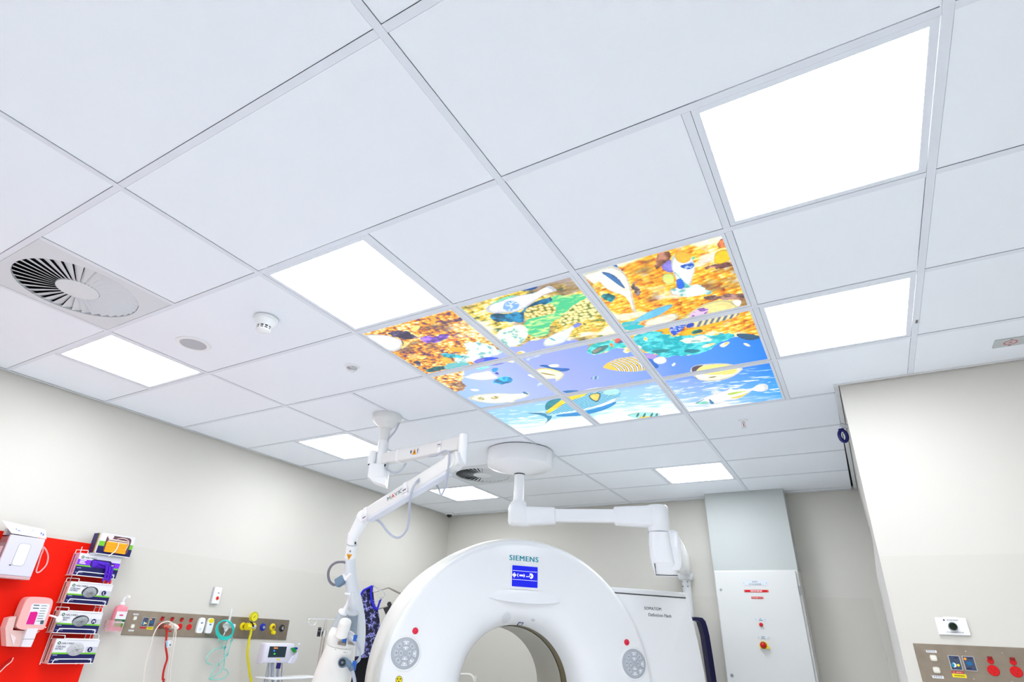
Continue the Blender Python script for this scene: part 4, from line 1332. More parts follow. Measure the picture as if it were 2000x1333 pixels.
ia.part('pin_socket', MB().lathe([(.0235, 2.344), (.0235, 2.35), (0, 2.35)], c=(cS[0], cS[1], 0), n=24), M_DARK)
E1 = np.array([.062, .945, 0])
d1 = E1 - np.array([JX, JY, 0])
d1 /= np.linalg.norm(d1)
s1 = np.array([JX, JY, 2.385]) + d1 * .03
e1 = E1 + (0, 0, 2.385) - d1 * .02
ia.part('upper_arm', MB().beam(s1, e1, .052, .078, .052, .082, .006), M_ARM, smooth=True, angle=35)
ia.part('end_post', MB().lathe([(0, 2.445), (.024, 2.445), (.028, 2.44), (.028, 2.352), (.0275, 2.35), (.0275, 2.346), (.028, 2.344), (.028, 2.262), (.022, 2.255), (0, 2.255)], c=(E1[0], E1[1], 0), n=32), M_GWHITE, smooth=True, angle=35)
# spring arm down to the wrist
K = ptd(709, 1012, 3.72)
J2 = E1 + (0, 0, 2.272) - rt * .045 - np.array((0, 0, .0))
d2 = K - J2
L_ = np.linalg.norm(d2)
d2 = d2 / L_
sd = np.cross(d2, (0, 0, 1))
sd /= np.linalg.norm(sd)
hub = J2 + d2 * .005
ia.part('shoulder_disc', MB().cyl(hub - sd * .04, hub + sd * .04, .044, n=36), M_ARM, smooth=True)
ia.part('spring_arm', MB().beam(J2 - d2 * .055, K - d2 * .015, .066, .086, .060, .078, .008), M_ARM, smooth=True, angle=35)
un = np.cross(sd, d2)
ia.part('arm_underside', MB().beam(J2 + d2 * .05 - un * .05, K - d2 * .06 - un * .044, .058, .02, bev=.004), mat('arm_lilac', (0.72, 0.75, 0.82), .4), smooth=True, angle=35)
# lettering on the side facing the room
bs = sd if (sd @ (CAM - J2)) > 0 else -sd
up2 = np.cross(d2, bs)
up2 = up2 if up2[2] > 0 else -up2
Fx = -d2                                    # text runs uphill
FT = frame(J2 + d2 * (L_ * .672) + bs * .0335 - up2 * .012, Fx, up2, bs)
for ch, off, m_ in (('M', 0, M_TEXT), ('A', .040, M_RED), ('V', .072, M_TEXT), ('I', .104, M_TEXT), ('G', .113, M_TEXT)):
    tm = MB().text(ch, off, 0, .0006, .026, 'LEFT', 0, 1.3).xf(FT)
    ia.part('lettering', tm, m_)
# cable straps with little labels
for f_ in (.47, .93):
    c_ = J2 + d2 * (L_ * f_)
    h_ = (.086 + (.078 - .086) * f_)
    st = MB().beam(c_ - d2 * .014, c_ + d2 * .014, .072, h_ + .006, bev=.002)
    if True:
        sp = ia.part('strap', st, M_GWHITE, smooth=True, angle=35)
        tg = c_ + bs * .04 - up2 * (.012 if f_ < .9 else .03)
        q = MB().xf(I4)
        q.box(-.026, .026, -.016, .016, 0, .002)
        q.xf(frame(tg, Fx, up2, bs))
        ia.part('strap_label', q, M_CARD, sp)
        q = MB().box(-.015, .015, -.0025, .0025, .002, .003).xf(frame(tg, Fx, up2, bs))
        ia.part('label_mark', q, M_INK, sp)
b1 = np.cross((0, 0, 1), d1)
b1 = b1 if b1 @ (CAM - s1) > 0 else -b1
for f_, m_ in ((.22, M_WHITE), (.78, M_GWHITE)):
    c_ = s1 + (e1 - s1) * f_
    sp = ia.part('strap', MB().beam(c_ - d1 * .013, c_ + d1 * .013, .058, .088, bev=.002), m_, smooth=True, angle=35)
    if f_ > .5:
        q = MB().box(-.018, .018, -.012, .012, 0, .002).xf(frame(c_ + b1 * .03 + (0, 0, .012), d1, (0, 0, 1), b1))
        ia.part('strap_label', q, M_CARD, sp)
        q = MB().box(-.012, .012, -.002, .002, .002, .003).xf(frame(c_ + b1 * .03 + (0, 0, .012), d1, (0, 0, 1), b1))
        ia.part('label_mark', q, M_INK, sp)
# warning stickers on the upper arm
FS = frame(s1 + (e1 - s1) * .46 + b1 * .0265, d1, (0, 0, 1), b1)
stk = ia.part('warning_sticker', MB().box(-.042, .042, -.024, .024, 0, .0008).xf(FS), M_CARD)
ia.part('warning_triangle', MB().prism([(-.02, -.019), (.02, -.019), (0, .02)], .0008, .0016).xf(FS), M_TRI, stk)
ia.part('triangle_mark', MB().prism([(-.003, -.012), (.003, -.012), (.004, .006), (-.004, .006)], .0016, .0022).xf(FS).merge(MB().box(-.036, -.026, -.008, .012, .0008, .0016).xf(FS)).merge(MB().box(.027, .03, -.014, .018, .0008, .0016).xf(FS)).merge(MB().box(.023, .035, .004, .007, .0008, .0016).xf(FS)), M_INK, stk)
ia.part('switch', MB().box(-.012, .012, -.02, .014, .0, .018, bev=.002).xf(frame(s1 + d1 * .06 + b1 * .02 - np.array((0, 0, .055)), d1, (0, 0, 1), b1)), M_LGREY)
ia.part('switch_key', MB().box(-.007, .007, -.012, .004, .018, .021).xf(frame(s1 + d1 * .06 + b1 * .02 - np.array((0, 0, .055)), d1, (0, 0, 1), b1)), M_DARK)
# wrist, stickered post
wr_ = MB()
pc = K + np.array((0, 0, 0.0))
W0 = ptd(690, 1048, 3.72)
W1 = ptd(683.5, 1094, 3.72)
wr_.lathe([(.047 * math.sin(PI * k / 14), .047 * math.cos(PI * k / 14)) for k in range(15)], c=tuple(K - d2 * .005), n=28)
wr_.cyl(K - d2 * .005, W0, .042, .036, n=24)
ia.part('wrist', wr_, M_WHITE, smooth=True)
ia.part('wrist_post', MB().cyl(W0 + (W0 - W1) * .1, W1, .0345, .034, n=28), M_WHITE, smooth=True)
ia.part('post_band', MB().cyl(W0 + (W1 - W0) * .30, W0 + (W1 - W0) * .36, .0352, n=28), M_LGREY, smooth=True)
wdir = (W1 - W0) / np.linalg.norm(W1 - W0)
vn = CAM - W0
vn -= wdir * (vn @ wdir)
vn /= np.linalg.norm(vn)
rr_ = np.cross(-wdir, vn)
FW = frame(W0 + (W1 - W0) * .78 + vn * .0352 - rr_ * .008, rr_, -wdir, vn)
stk = ia.part('warning_triangle', MB().prism([(-.018, .016), (.018, .016), (.0, -.024)], 0, .0012).xf(FW), M_TRI)
ia.part('triangle_mark', MB().prism(oval(-.004, .004, .003, .003, 8), .0012, .002).merge(MB().prism(oval(.005, .004, .003, .003, 8), .0012, .002)).merge(MB().prism(oval(0, -.006, .003, .003, 8), .0012, .002)).xf(FW), M_INK, stk)
FW2 = frame(W0 + (W1 - W0) * .55 + vn * .0345 - rr_ * .006, rr_, -wdir, vn)
ia.part('post_screw', MB().cyl((0, 0, 0), (0, 0, .004), .006, n=12).xf(FW2), M_GREY)
FW3 = frame(W0 + (W1 - W0) * .2 + vn * .0345 + rr_ * .02, rr_, -wdir, vn)
ia.part('post_clip', MB().box(-.005, .005, -.007, .007, -.003, .004).xf(FW3), M_DARK)
# padded sleeve curving down to the injector head
SP = [ptd(x, y, 3.72) for x, y in ((684, 1090), (684, 1120), (688, 1150), (694, 1180), (699, 1210), (700, 1240), (697, 1275))]
ia.part('cable_sleeve', MB().tube(SP, lambda q: .036 + .010 * min(1, q * 2), n=24, smooth=5), mat('sleeve_grey', (0.70, 0.74, 0.78), .4), smooth=True)
# slack cables: along the arm
for pts_, r_, m_ in (
        ([(780, 826, 3.94), (772, 842, 3.92), (764, 852, 3.9), (757, 862, 3.88), (756, 880, 3.86), (753, 897, 3.82), (752, 912, 3.78), (760, 920, 3.74), (772, 924, 3.7), (784, 918, 3.68), (793, 906, 3.68)], .0058, M_CABLE),
        ([(838, 892, 3.52), (852, 890, 3.46), (866, 882, 3.42), (874, 882, 3.38), (877, 892, 3.34), (875, 920, 3.34), (870, 950, 3.38), (862, 967, 3.42), (857, 956, 3.46), (851, 944, 3.5)], .0062, M_CABLE),
        ([(824, 932, 3.5), (812, 944, 3.44), (804, 960, 3.42), (800, 985, 3.46), (799, 1010, 3.54), (795, 1034, 3.56), (784, 1048, 3.6), (772, 1050, 3.62), (758, 1040, 3.64), (744, 1022, 3.66), (732, 1014, 3.66), (724, 1013, 3.66)], .0078, M_CABLE),
        ([(898, 882, 3.48), (901, 892, 3.47), (898, 903, 3.48), (892, 908, 3.5)], .003, M_GREY)):
    ia.part('cable', MB().tube([ptd(*q) for q in pts_], r_, n=10, smooth=6), m_, smooth=True)
q_ = ptd(897, 909, 3.47)
ia.part('blue_clip', MB().box(-.02, .02, -.006, .006, -.008, .008, bev=.002).xf(frame(q_, rt, (0, 0, 1), -vd)), mat('clip_blue', s8(70, 110, 165), .4))
# grey loop with connector
lp = [ptd(x, y, 3.7) for x, y in ((681, 1108), (678, 1101), (668, 1098), (655, 1100), (645, 1109), (641, 1122), (644, 1136), (652, 1143), (660, 1140))]
ia.part('loop_cable', MB().tube(lp, .0085, n=12, smooth=6), mat('dark_grey_cable', s8(120, 118, 128), .45), smooth=True)
cA, cBv = ptd(657, 1141, 3.7), ptd(673, 1131, 3.7)
ia.part('connector', MB().beam(cA, cBv, .045, .055, bev=.006), M_SLATE, smooth=True, angle=35)
ia.part('connector_clamp', MB().beam(cBv, ptd(685, 1117, 3.7), .03, .05, .03, .05, .004), M_WHITE, smooth=True, angle=35)

# ------------------------------------------------------------------ injector head (hangs on the sleeve)
DH = 3.6


def hp(x, y, dd=0.0):
    return ptd(600 + x / 8.71, 1180 + y / 8.71, DH + dd)


ax = hp(590, 480) - hp(430, 1333)
ax /= np.linalg.norm(ax)
hr = rt - ax * (rt @ ax)
hr /= np.linalg.norm(hr)
hn = np.cross(hr, ax)
px_ = DH / FPX * 1.02


def hsec(xl, xr, y, dep):
    c_ = hp((xl + xr) / 2, y)
    return (c_, hr * (xr - xl) / 2 / 8.71 * px_, hn * dep)


M_HEAD = mat('injector_cream', (0.84, 0.83, 0.79), .3)
class _Head:
    body = None

    def part(s, name, mb, m, parent=None, **k):
        return ia.part(name, mb, m, s.body, **k)


ih = _Head()
ih.body = ia.part('injector_head', MB().loft([hsec(345, 800, 660, .07), hsec(338, 812, 690, .076), hsec(290, 800, 830, .082), hsec(215, 785, 1000, .088), hsec(165, 760, 1140, .09), hsec(100, 725, 1333, .092), hsec(20, 700, 1600, .09), hsec(60, 660, 1720, .07)], n=40, e=3), M_HEAD, smooth=True, angle=50)
ih.part('upper_body', MB().loft([hsec(350, 805, 655, .068), hsec(352, 815, 600, .07), hsec(375, 800, 520, .068), hsec(395, 770, 475, .06), hsec(430, 740, 455, .045)], n=40, e=3.2), M_HEAD, smooth=True, angle=50)
kt, kb = hp(655, 290, -.07), hp(585, 540, -.07)
kd = (kt - kb) / np.linalg.norm(kt - kb)
ks_ = [(kb, hr * .041, hn * .041), (kt - kd * .012, hr * .0375, hn * .0375)]
for k in range(1, 7):
    t_ = k / 6 * PI / 2
    rr3 = .0215 + .016 * math.cos(t_) if k < 6 else .0215
    ks_.append((kt - kd * .012 + kd * .018 * math.sin(t_), hr * rr3, hn * rr3))
ks_.append((kt + kd * .0065, hr * .004, hn * .004))
ih.part('turn_knob', MB().loft(ks_, n=28, e=2), M_HEAD, smooth=True, angle=60)
for x_, m_ in ((640, mat('tab_blue', s8(20, 95, 190), .4)), (820, MATS['tab_blue'])):
    ih.part('blue_tab', MB().box(-.011, .011, -.02, .02, -.006, .012, bev=.002).xf(frame(hp(x_, 605 if x_ < 700 else 585, -.075), hr, ax, -vd)), m_)
ih.part('grey_pad', MB().box(-.024, .024, -.009, .009, -.01, .012, bev=.002).xf(frame(hp(590, 682, -.075), hr, ax, -vd)), mat('pad_taupe', s8(140, 130, 122), .5))
ih.part('grey_pad', MB().box(-.020, .020, -.009, .009, -.01, .012, bev=.002).xf(frame(hp(755, 675, -.07), hr, ax, -vd)), MATS['pad_taupe'])
mk = MB()
for x_, y_, w_ in ((640, 828, .008), (683, 828, .003), (672, 868, .003), (665, 770, .002), (480, 775, .004)):
    mk.merge(MB().box(-w_, w_, -.002, .002, 0, .004).xf(frame(hp(x_, y_, -.083), hr, ax, -vd)))
ih.part('panel_marks', mk, M_GREY)
# syringes
M_SYR = mat('syringe_clear', s8(205, 215, 222), .15, alpha=.7)
M_SYRD = mat('syringe_grey', s8(150, 165, 178), .25, alpha=.85)
for nm, pts_, rr2, m_ in (('syringe', [(778, 165), (745, 520)], .034, M_SYRD), ('syringe', [(615, 150), (500, 400)], .030, M_SYR)):
    a_, b_2 = hp(*pts_[0], .05), hp(*pts_[1], .05)
    sy = ih.part(nm, MB().cyl(a_, b_2, rr2, n=28), m_, smooth=True)
    ih.part('flange', MB().cyl(a_ + (a_ - b_2) * .0, a_ + (a_ - b_2) * .06, rr2 * 1.08, n=28), M_LGREY if m_ is M_SYRD else M_WHITE, sy, smooth=True)
    if m_ is M_SYR:
        ih.part('nozzle', MB().tube([a_, a_ + (a_ - b_2) * .12, a_ + (a_ - b_2) * .5, hp(690, -60, .05)], lambda q: .028 * (1 - q) ** 2 + .005, n=16, smooth=4), M_WHITE, sy, smooth=True)
ih.part('line_tube', MB().tube([hp(690, -60, .04), hp(720, -150, .04), hp(770, -200, .04), hp(800, -120, .03), hp(790, 20, .03)], .0028, n=8), M_CLEAR, smooth=True)
ih.part('tap', MB().beam(hp(640, -175, .02), hp(740, -160, .02), .012, .012, bev=.002), M_WHITE)
# plug and leads
cP = hp(605, 1000, -.10)
ih.part('plug_collar', MB().cyl(cP + vd * .03, cP - vd * .006, .029, n=28), M_SLATE, smooth=True)
ih.part('plug_face', MB().cyl(cP - vd * .005, cP - vd * .012, .021, n=24), M_DARK, smooth=True)
ih.part('plug_pin', MB().cyl(cP - vd * .011, cP - vd * .016, .007, n=16), M_SLATE, smooth=True)
boot = MB().tube([hp(640, 985, -.09), hp(700, 1020, -.09), hp(745, 1075, -.09), hp(765, 1120, -.09)], lambda q: .021 - .006 * q + .002 * math.sin(q * 40), n=16, smooth=8)
ih.part('plug_boot', boot, M_SLATE, smooth=True)
ih.part('power_lead', MB().tube([hp(762, 1110, -.09), hp(790, 1230, -.09), hp(808, 1340, -.09), hp(800, 1600, -.08), hp(600, 1750, -.05)], .011, n=12), M_CABLE, smooth=True)
ih.part('boot_clip', MB().box(-.012, .012, -.03, .03, -.008, .008, bev=.002).xf(frame(hp(800, 1055, -.085), hr, ax, -vd)), MATS['tab_blue'])
for pp in ([(690, 470), (760, 520), (840, 600), (890, 720), (905, 860), (890, 960), (830, 1015)], [(690, 475), (710, 560), (780, 650), (850, 730), (900, 830), (880, 930), (815, 1000)]):
    ih.part('lead', MB().tube([hp(x, y, -.08) for x, y in pp], .0048, n=8), M_CABLE, smooth=True)

# ================================================================== ELECTRICAL CABINET (back wall; local a = x, b = z, c = towards the room)
FC = frame((0, 4.06, 0), (1, 0, 0), (0, 0, 1), (0, -1, 0))
cb = Thing('electrical_cabinet', 'tall white metal electrical cabinet with a red mushroom stop button', 'cabinet', (1.15, 0, -.12), FC)
M_CAB = mat('cabinet_enamel', (0.69, 0.70, 0.695), .35)
cb.part('body', MB().box(.804, 1.498, .02, 2.0, -.245, -.004, bev=.003), M_CAB)
dr = cb.part('door', MB().box(.812, 1.481, .04, 1.99, -.002, .016, bev=.004), M_CAB)
cb.part('hinge', MB().box(1.483, 1.496, 1.80, 1.87, -.003, .012, bev=.002), M_GREY)
cb.part('hinge', MB().box(1.483, 1.496, .5, .57, -.003, .012, bev=.002), M_GREY)
for zz in (1.836, 1.171):
    lk = cb.part('lock', MB().lathe([(0, .022), (.011, .022), (.0135, .016)], c=(.851, zz, 0), n=24), M_CHROME if zz > 1.5 else M_GREY, dr, smooth=True)
    cb.part('keyhole', MB().box(.847, .855, zz - .002, zz + .002, .022, .0228), M_DARK, dr)
M_PLATE = mat('name_plate', s8(214, 220, 228), .35)


def plate(x0_, x1_, z0_, z1_, m_, lines, tm, hh):
    p_ = cb.part('name_plate', MB().box(x0_, x1_, z0_, z1_, .016, .0185), m_, dr)
    tx = MB()
    n_ = len(lines)
    for k, s_ in enumerate(lines):
        zc = z1_ - (z1_ - z0_) * (k + .5) / n_ - hh / 2
        if isinstance(s_, str):
            tx.text(s_, (x0_ + x1_) / 2, zc, .0192, hh, 'CENTER', .01)
        else:
            xx = (x0_ + x1_) / 2 - sum(s_) / 2 - .003 * (len(s_) - 1) / 2
            for w_ in s_:
                tx.box(xx, xx + w_, zc, zc + hh, .0185, .0192)
                xx += w_ + .003
    for xx in (x0_ + .006, x1_ - .006):
        tx.cyl((xx, (z0_ + z1_) / 2, .0185), (xx, (z0_ + z1_) / 2, .0198), .0028, n=8)
    cb.part('plate_lettering', tx, tm, dr)


plate(1.046, 1.244, 1.873, 1.913, M_PLATE, ['A5/RG', 'CT SCANNER'], M_TEXT, .012)
M_WINK = mat('white_ink', (0.9, 0.85, 0.86), .5)
plate(1.046, 1.244, 1.818, 1.837, M_RED, [(.028, .014, .024, .018)], M_WINK, .007)
plate(1.096, 1.194, 1.765, 1.782, M_RED, ['DANGER 415 V'], M_WINK, .0085)
plate(1.101, 1.187, 1.593, 1.615, M_PLATE, [(.012,), (.03,)], M_TEXT, .004)
plate(1.101, 1.187, 1.456, 1.477, M_PLATE, [(.026,), (.014, .01)], M_TEXT, .004)
cb.part('indicator_lamp', MB().lathe([(0, .034), (.012, .032), (.015, .024), (.0165, .016)], c=(1.142, 1.564, 0), n=24), M_RED, smooth=True)
sh_ = [(1.108, 1.384)] + [(1.1385 + .0315 * math.cos(a), 1.4065 + .0315 * math.sin(a)) for a in [PI * 1.0 - PI * k / 14 * .85 for k in range(15)]] + [(1.184, 1.384)]
cb.part('stop_shroud', MB().prism(sh_, .016, .034), M_YELLOW)
cb.part('stop_recess', MB().lathe([(0, .0345), (.0265, .0345), (.0265, .016)], c=(1.1375, 1.409, 0), n=28), mat('shroud_brown', s8(150, 70, 10), .5))
cb.part('mushroom_button', MB().lathe([(0, .062), (.012, .06), (.02, .052), (.0205, .046), (.012, .042), (.012, .03)], c=(1.1375, 1.409, 0), n=28), M_RED, smooth=True)

# ================================================================== RIGHT WALL FITTINGS (local a = x, b = z, c = towards the camera)
FR = frame((0, YC - .002, 0), (1, 0, 0), (0, 0, 1), (0, -1, 0))
tp = Thing('test_point_plate', 'white wall plate with a dark green round knob, above the right steel panel', 'wall plate', (2.2625, 1.464, 0), FR)
tp.part('plate', MB().box(2.206, 2.320, 1.466, 1.535, 0, .012, bev=.003), M_WHITE)
tp.part('top_tab', MB().box(2.238, 2.29, 1.5345, 1.5385, .003, .008, bev=.001), M_WHITE)
tp.part('knob', MB().lathe([(0, .034), (.012, .033), (.0155, .028), (.016, .02), (.0165, .0195), (.0165, .012)], c=(2.2645, 1.5, 0), n=32), mat('green_black', s8(4, 28, 12), .15), smooth=True)
tl = MB().text('EP TEST POINT', 2.249, 1.523, .0126, .0045, 'LEFT', .012)
tl.text('CT SCANNING ROOM', 2.2665, 1.4745, .0126, .0045, 'CENTER', .012)
tl.box(2.2355, 2.2415, 1.5215, 1.528, .012, .0126)
tp.part('lettering', tl, M_INK)


def switch_tiles(th, a0, b0, F_, par):
    """the two touch tiles with indicator lights; a0, b0 = lower left"""
    for k in range(2):
        x = a0 + k * .0495
        ti = th.part('touch_tile', MB().prism(rrect(x, x + .041, b0, b0 + .056, .003), .004, .008), mat('tile_border', s8(205, 205, 205), .4), par)
        th.part('tile_face', MB().box(x + .002, x + .039, b0 + .002, b0 + .054, .008, .0088), mat('tile_slate', s8(62, 74, 98), .3), par)
        if k == 0:
            th.part('tile_symbol', MB().prism(oval(x + .013, b0 + .019, .009, .009, 20), .0088, .0094), mat('tile_pale', s8(225, 235, 248), .3), par)
            th.part('tile_symbol', MB().prism(oval(x + .0095, b0 + .019, .0055, .008, 20), .0094, .0098), mat('tile_cyan', s8(20, 135, 175), .3), par)
            th.part('tile_light', MB().prism(oval(x + .0285, b0 + .019, .0045, .0045, 16), .0088, .0098), mat('light_yellow', s8(255, 210, 20), .3, emit=s8(255, 205, 20), estr=.8), par)
            th.part('tile_mark', MB().box(x + .021, x + .033, b0 + .045, b0 + .049, .0088, .0092).box(x + .004, x + .012, b0 + .005, b0 + .007, .0088, .0092), mat('tile_ink', s8(40, 20, 60), .4), par)
        else:
            th.part('tile_light', MB().prism(oval(x + .009, b0 + .045, .0048, .0048, 16), .0088, .0098), mat('light_orange', s8(255, 130, 30), .3, emit=s8(255, 120, 20), estr=.9), par)
            th.part('tile_symbol', MB().prism(oval(x + .02, b0 + .028, .0105, .008, 20), .0088, .0096), mat('tile_blue', s8(20, 100, 150), .3), par)
            th.part('tile_mark', MB().box(x + .018, x + .034, b0 + .046, b0 + .049, .0088, .0092).box(x + .006, x + .022, b0 + .008, b0 + .012, .0088, .0092), MATS['tile_ink'], par)


def gpo(th, a, b1, b2, par):
    """red outlet: lift switch above, round three-pin socket below"""
    sw_ = th.part('outlet_switch', MB().lathe([(0, .010), (.010, .0095), (.0118, .006), (.0118, .003)], c=(a, b1, 0), n=20), M_RED, par, smooth=True)
    th.part('switch_hood', MB().box(a - .0085, a + .0085, b1 + .006, b1 + .017, .004, .016, bev=.002), mat('dark_red', s8(135, 5, 10), .4), par)
    th.part('socket', MB().lathe([(0, .007), (.0185, .007), (.0205, .005), (.021, .003)], c=(a, b2, 0), n=28), M_RED, par, smooth=True)
    pn = MB()
    for da, ang in ((-.0075, .5), (.0065, -.5)):
        pn.merge(MB().box(-.0012, .0012, -.004, .004, .007, .0076).xf(Matrix.Translation((a + da, b2 + .005, 0)) @ Matrix.Rotation(ang, 4, 'Z')))
    pn.box(a - .0012, a + .0012, b2 - .012, b2 - .004, .007, .0076)
    th.part('socket_pins', pn, MATS['dark_red'], par)


def rocker(th, a, b, par):
    th.part('rocker_switch', MB().prism(rrect(a - .0125, a + .0125, b - .012, b + .012, .007), .003, .009), mat('rocker_cream', s8(216, 210, 196), .4), par)
    th.part('rocker_key', MB().prism(rrect(a - .0085, a + .0085, b - .007, b + .008, .004), .009, .0105), mat('rocker_white', s8(230, 228, 218), .35), par)


def small_label(th, a0, a1, b0, b1, m_, par, marks=True):
    th.part('label_strip', MB().box(a0, a1, b0, b1, .003, .0038), m_, par)
    if marks:
        q_ = MB()
        w_ = a1 - a0
        for k in range(4):
            q_.box(a0 + w_ * (.12 + .2 * k), a0 + w_ * (.26 + .2 * k), b0 + (b1 - b0) * .45, b0 + (b1 - b0) * .7, .0038, .0041)
        th.part('label_print', q_, M_TEXT, par)


rp = Thing('service_panel', 'stainless steel outlet panel in the lower right corner of the photo', 'outlet panel', (2.75, 1.27, 0), FR)
pl_ = rp.part('steel_plate', MB().box(2.099, 3.45, 1.277, 1.427, 0, .003, bev=.001, seg=1), M_STEEL)
small_label(rp, 2.141, 2.180, 1.393, 1.402, M_CARD, pl_)
small_label(rp, 2.139, 2.180, 1.294, 1.304, M_CARD, pl_)
rocker(rp, 2.162, 1.372, pl_)
rocker(rp, 2.161, 1.326, pl_)
switch_tiles(rp, 2.2155, 1.330, FR, pl_)
small_label(rp, 2.214, 2.256, 1.318, 1.326, M_RED, pl_, False)
rp.part('label_lettering', MB().text('A/C 1/BPA02-1', 2.235, 1.3202, .0045, .0042, 'CENTER', .01), M_WINK, pl_)
small_label(rp, 2.213, 2.262, 1.302, 1.316, M_YELLOW, pl_, False)
rp.part('label_lettering', MB().text('WORKING', 2.2375, 1.3065, .0045, .0055, 'CENTER', .02), M_INK, pl_)
for a in (2.361, 2.436, 2.511, 2.586, 2.80, 2.875):
    gpo(rp, a, 1.372, 1.3365, pl_)
for a, b in ((2.137, 1.402), (2.136, 1.303), (2.285, 1.404), (2.285, 1.300), (2.41, 1.404), (2.41, 1.300), (2.6, 1.404)):
    rp.part('screw', MB().lathe([(0, .0052), (.002, .005), (.003, .003)], c=(a, b, 0), n=10), M_CHROME, pl_, smooth=True)

# hook with blue pull on the ceiling edge of the projecting wall
hk = [pt('y', 2.05, x, y) for x, y in ((1650, 832), (1645, 826), (1640, 832), (1642, 843))]
bh = Thing('pull_handle', 'dark blue looped pull handle hanging from a chrome bracket at the wall corner', 'pull handle', tuple(float(v) for v in hk[0]))
h0 = np.array(hk[0], float)
M_BPULL = mat('pull_blue', s8(14, 16, 96), .25)
M_DCHR = mat('dark_chrome', (.42, .43, .45), .25, metal=1.0)
bh.part('bracket', MB().box(-.022, .022, -.009, .009, -.011, .011, bev=.002).xf(Matrix.Translation(Vector(h0)) @ Matrix.Rotation(.5, 4, 'X') @ Matrix.Rotation(.4, 4, 'Y')), M_DCHR)
lk0 = np.array(pt('y', 2.05, 1642, 833), float)
lk1 = np.array(pt('y', 2.05, 1643.5, 842), float)
bh.part('link', MB().cyl(lk0, lk1 - (0, 0, .01), .008, n=12), M_CHROME, smooth=True)
cen = np.array(pt('y', 2.05, 1647, 852), float)
top = np.array(pt('y', 2.05, 1643, 840), float)
loop = []
for k in range(16):
    a = 2 * PI * k / 16
    wv = .026 * math.sin(a)
    loop.append(cen + np.array((wv * .75, .35 * wv, .034 * math.cos(a))))
bh.part('loop', MB().tube(loop, .0100, n=12, smooth=3, closed=True), M_BPULL, smooth=True)
bh.part('grip', MB().loft([(top + (0, 0, .006), (.014, 0, 0), (0, .01, 0)), (top + (0, 0, -.006), (.018, 0, 0), (0, .011, 0)), (cen + (0, 0, .024), (.023, 0, 0), (0, .011, 0))], n=20, e=3), M_BPULL, smooth=True)

# ================================================================== LEFT WALL (local a = y, b = z, c = out of the wall)
FL = frame((XL + .002, 0, 0), (0, 1, 0), (0, 0, 1), (1, 0, 0))


def lp_(x, y, c=0.0):
    q_ = pt('x', XL + .002 + c, x, y)
    return (float(q_[1]), float(q_[2]))


def lp3(x, y, c):
    a, b = lp_(x, y, c)
    return (a, b, c)


single('red_splashback', 'bright red wall panel behind the glove boxes', 'wall panel', MB().box(-1.3, .446, .35, 1.786, .001, .006, bev=.001, seg=1), M_REDP, (-.42, .35, .001), FL)

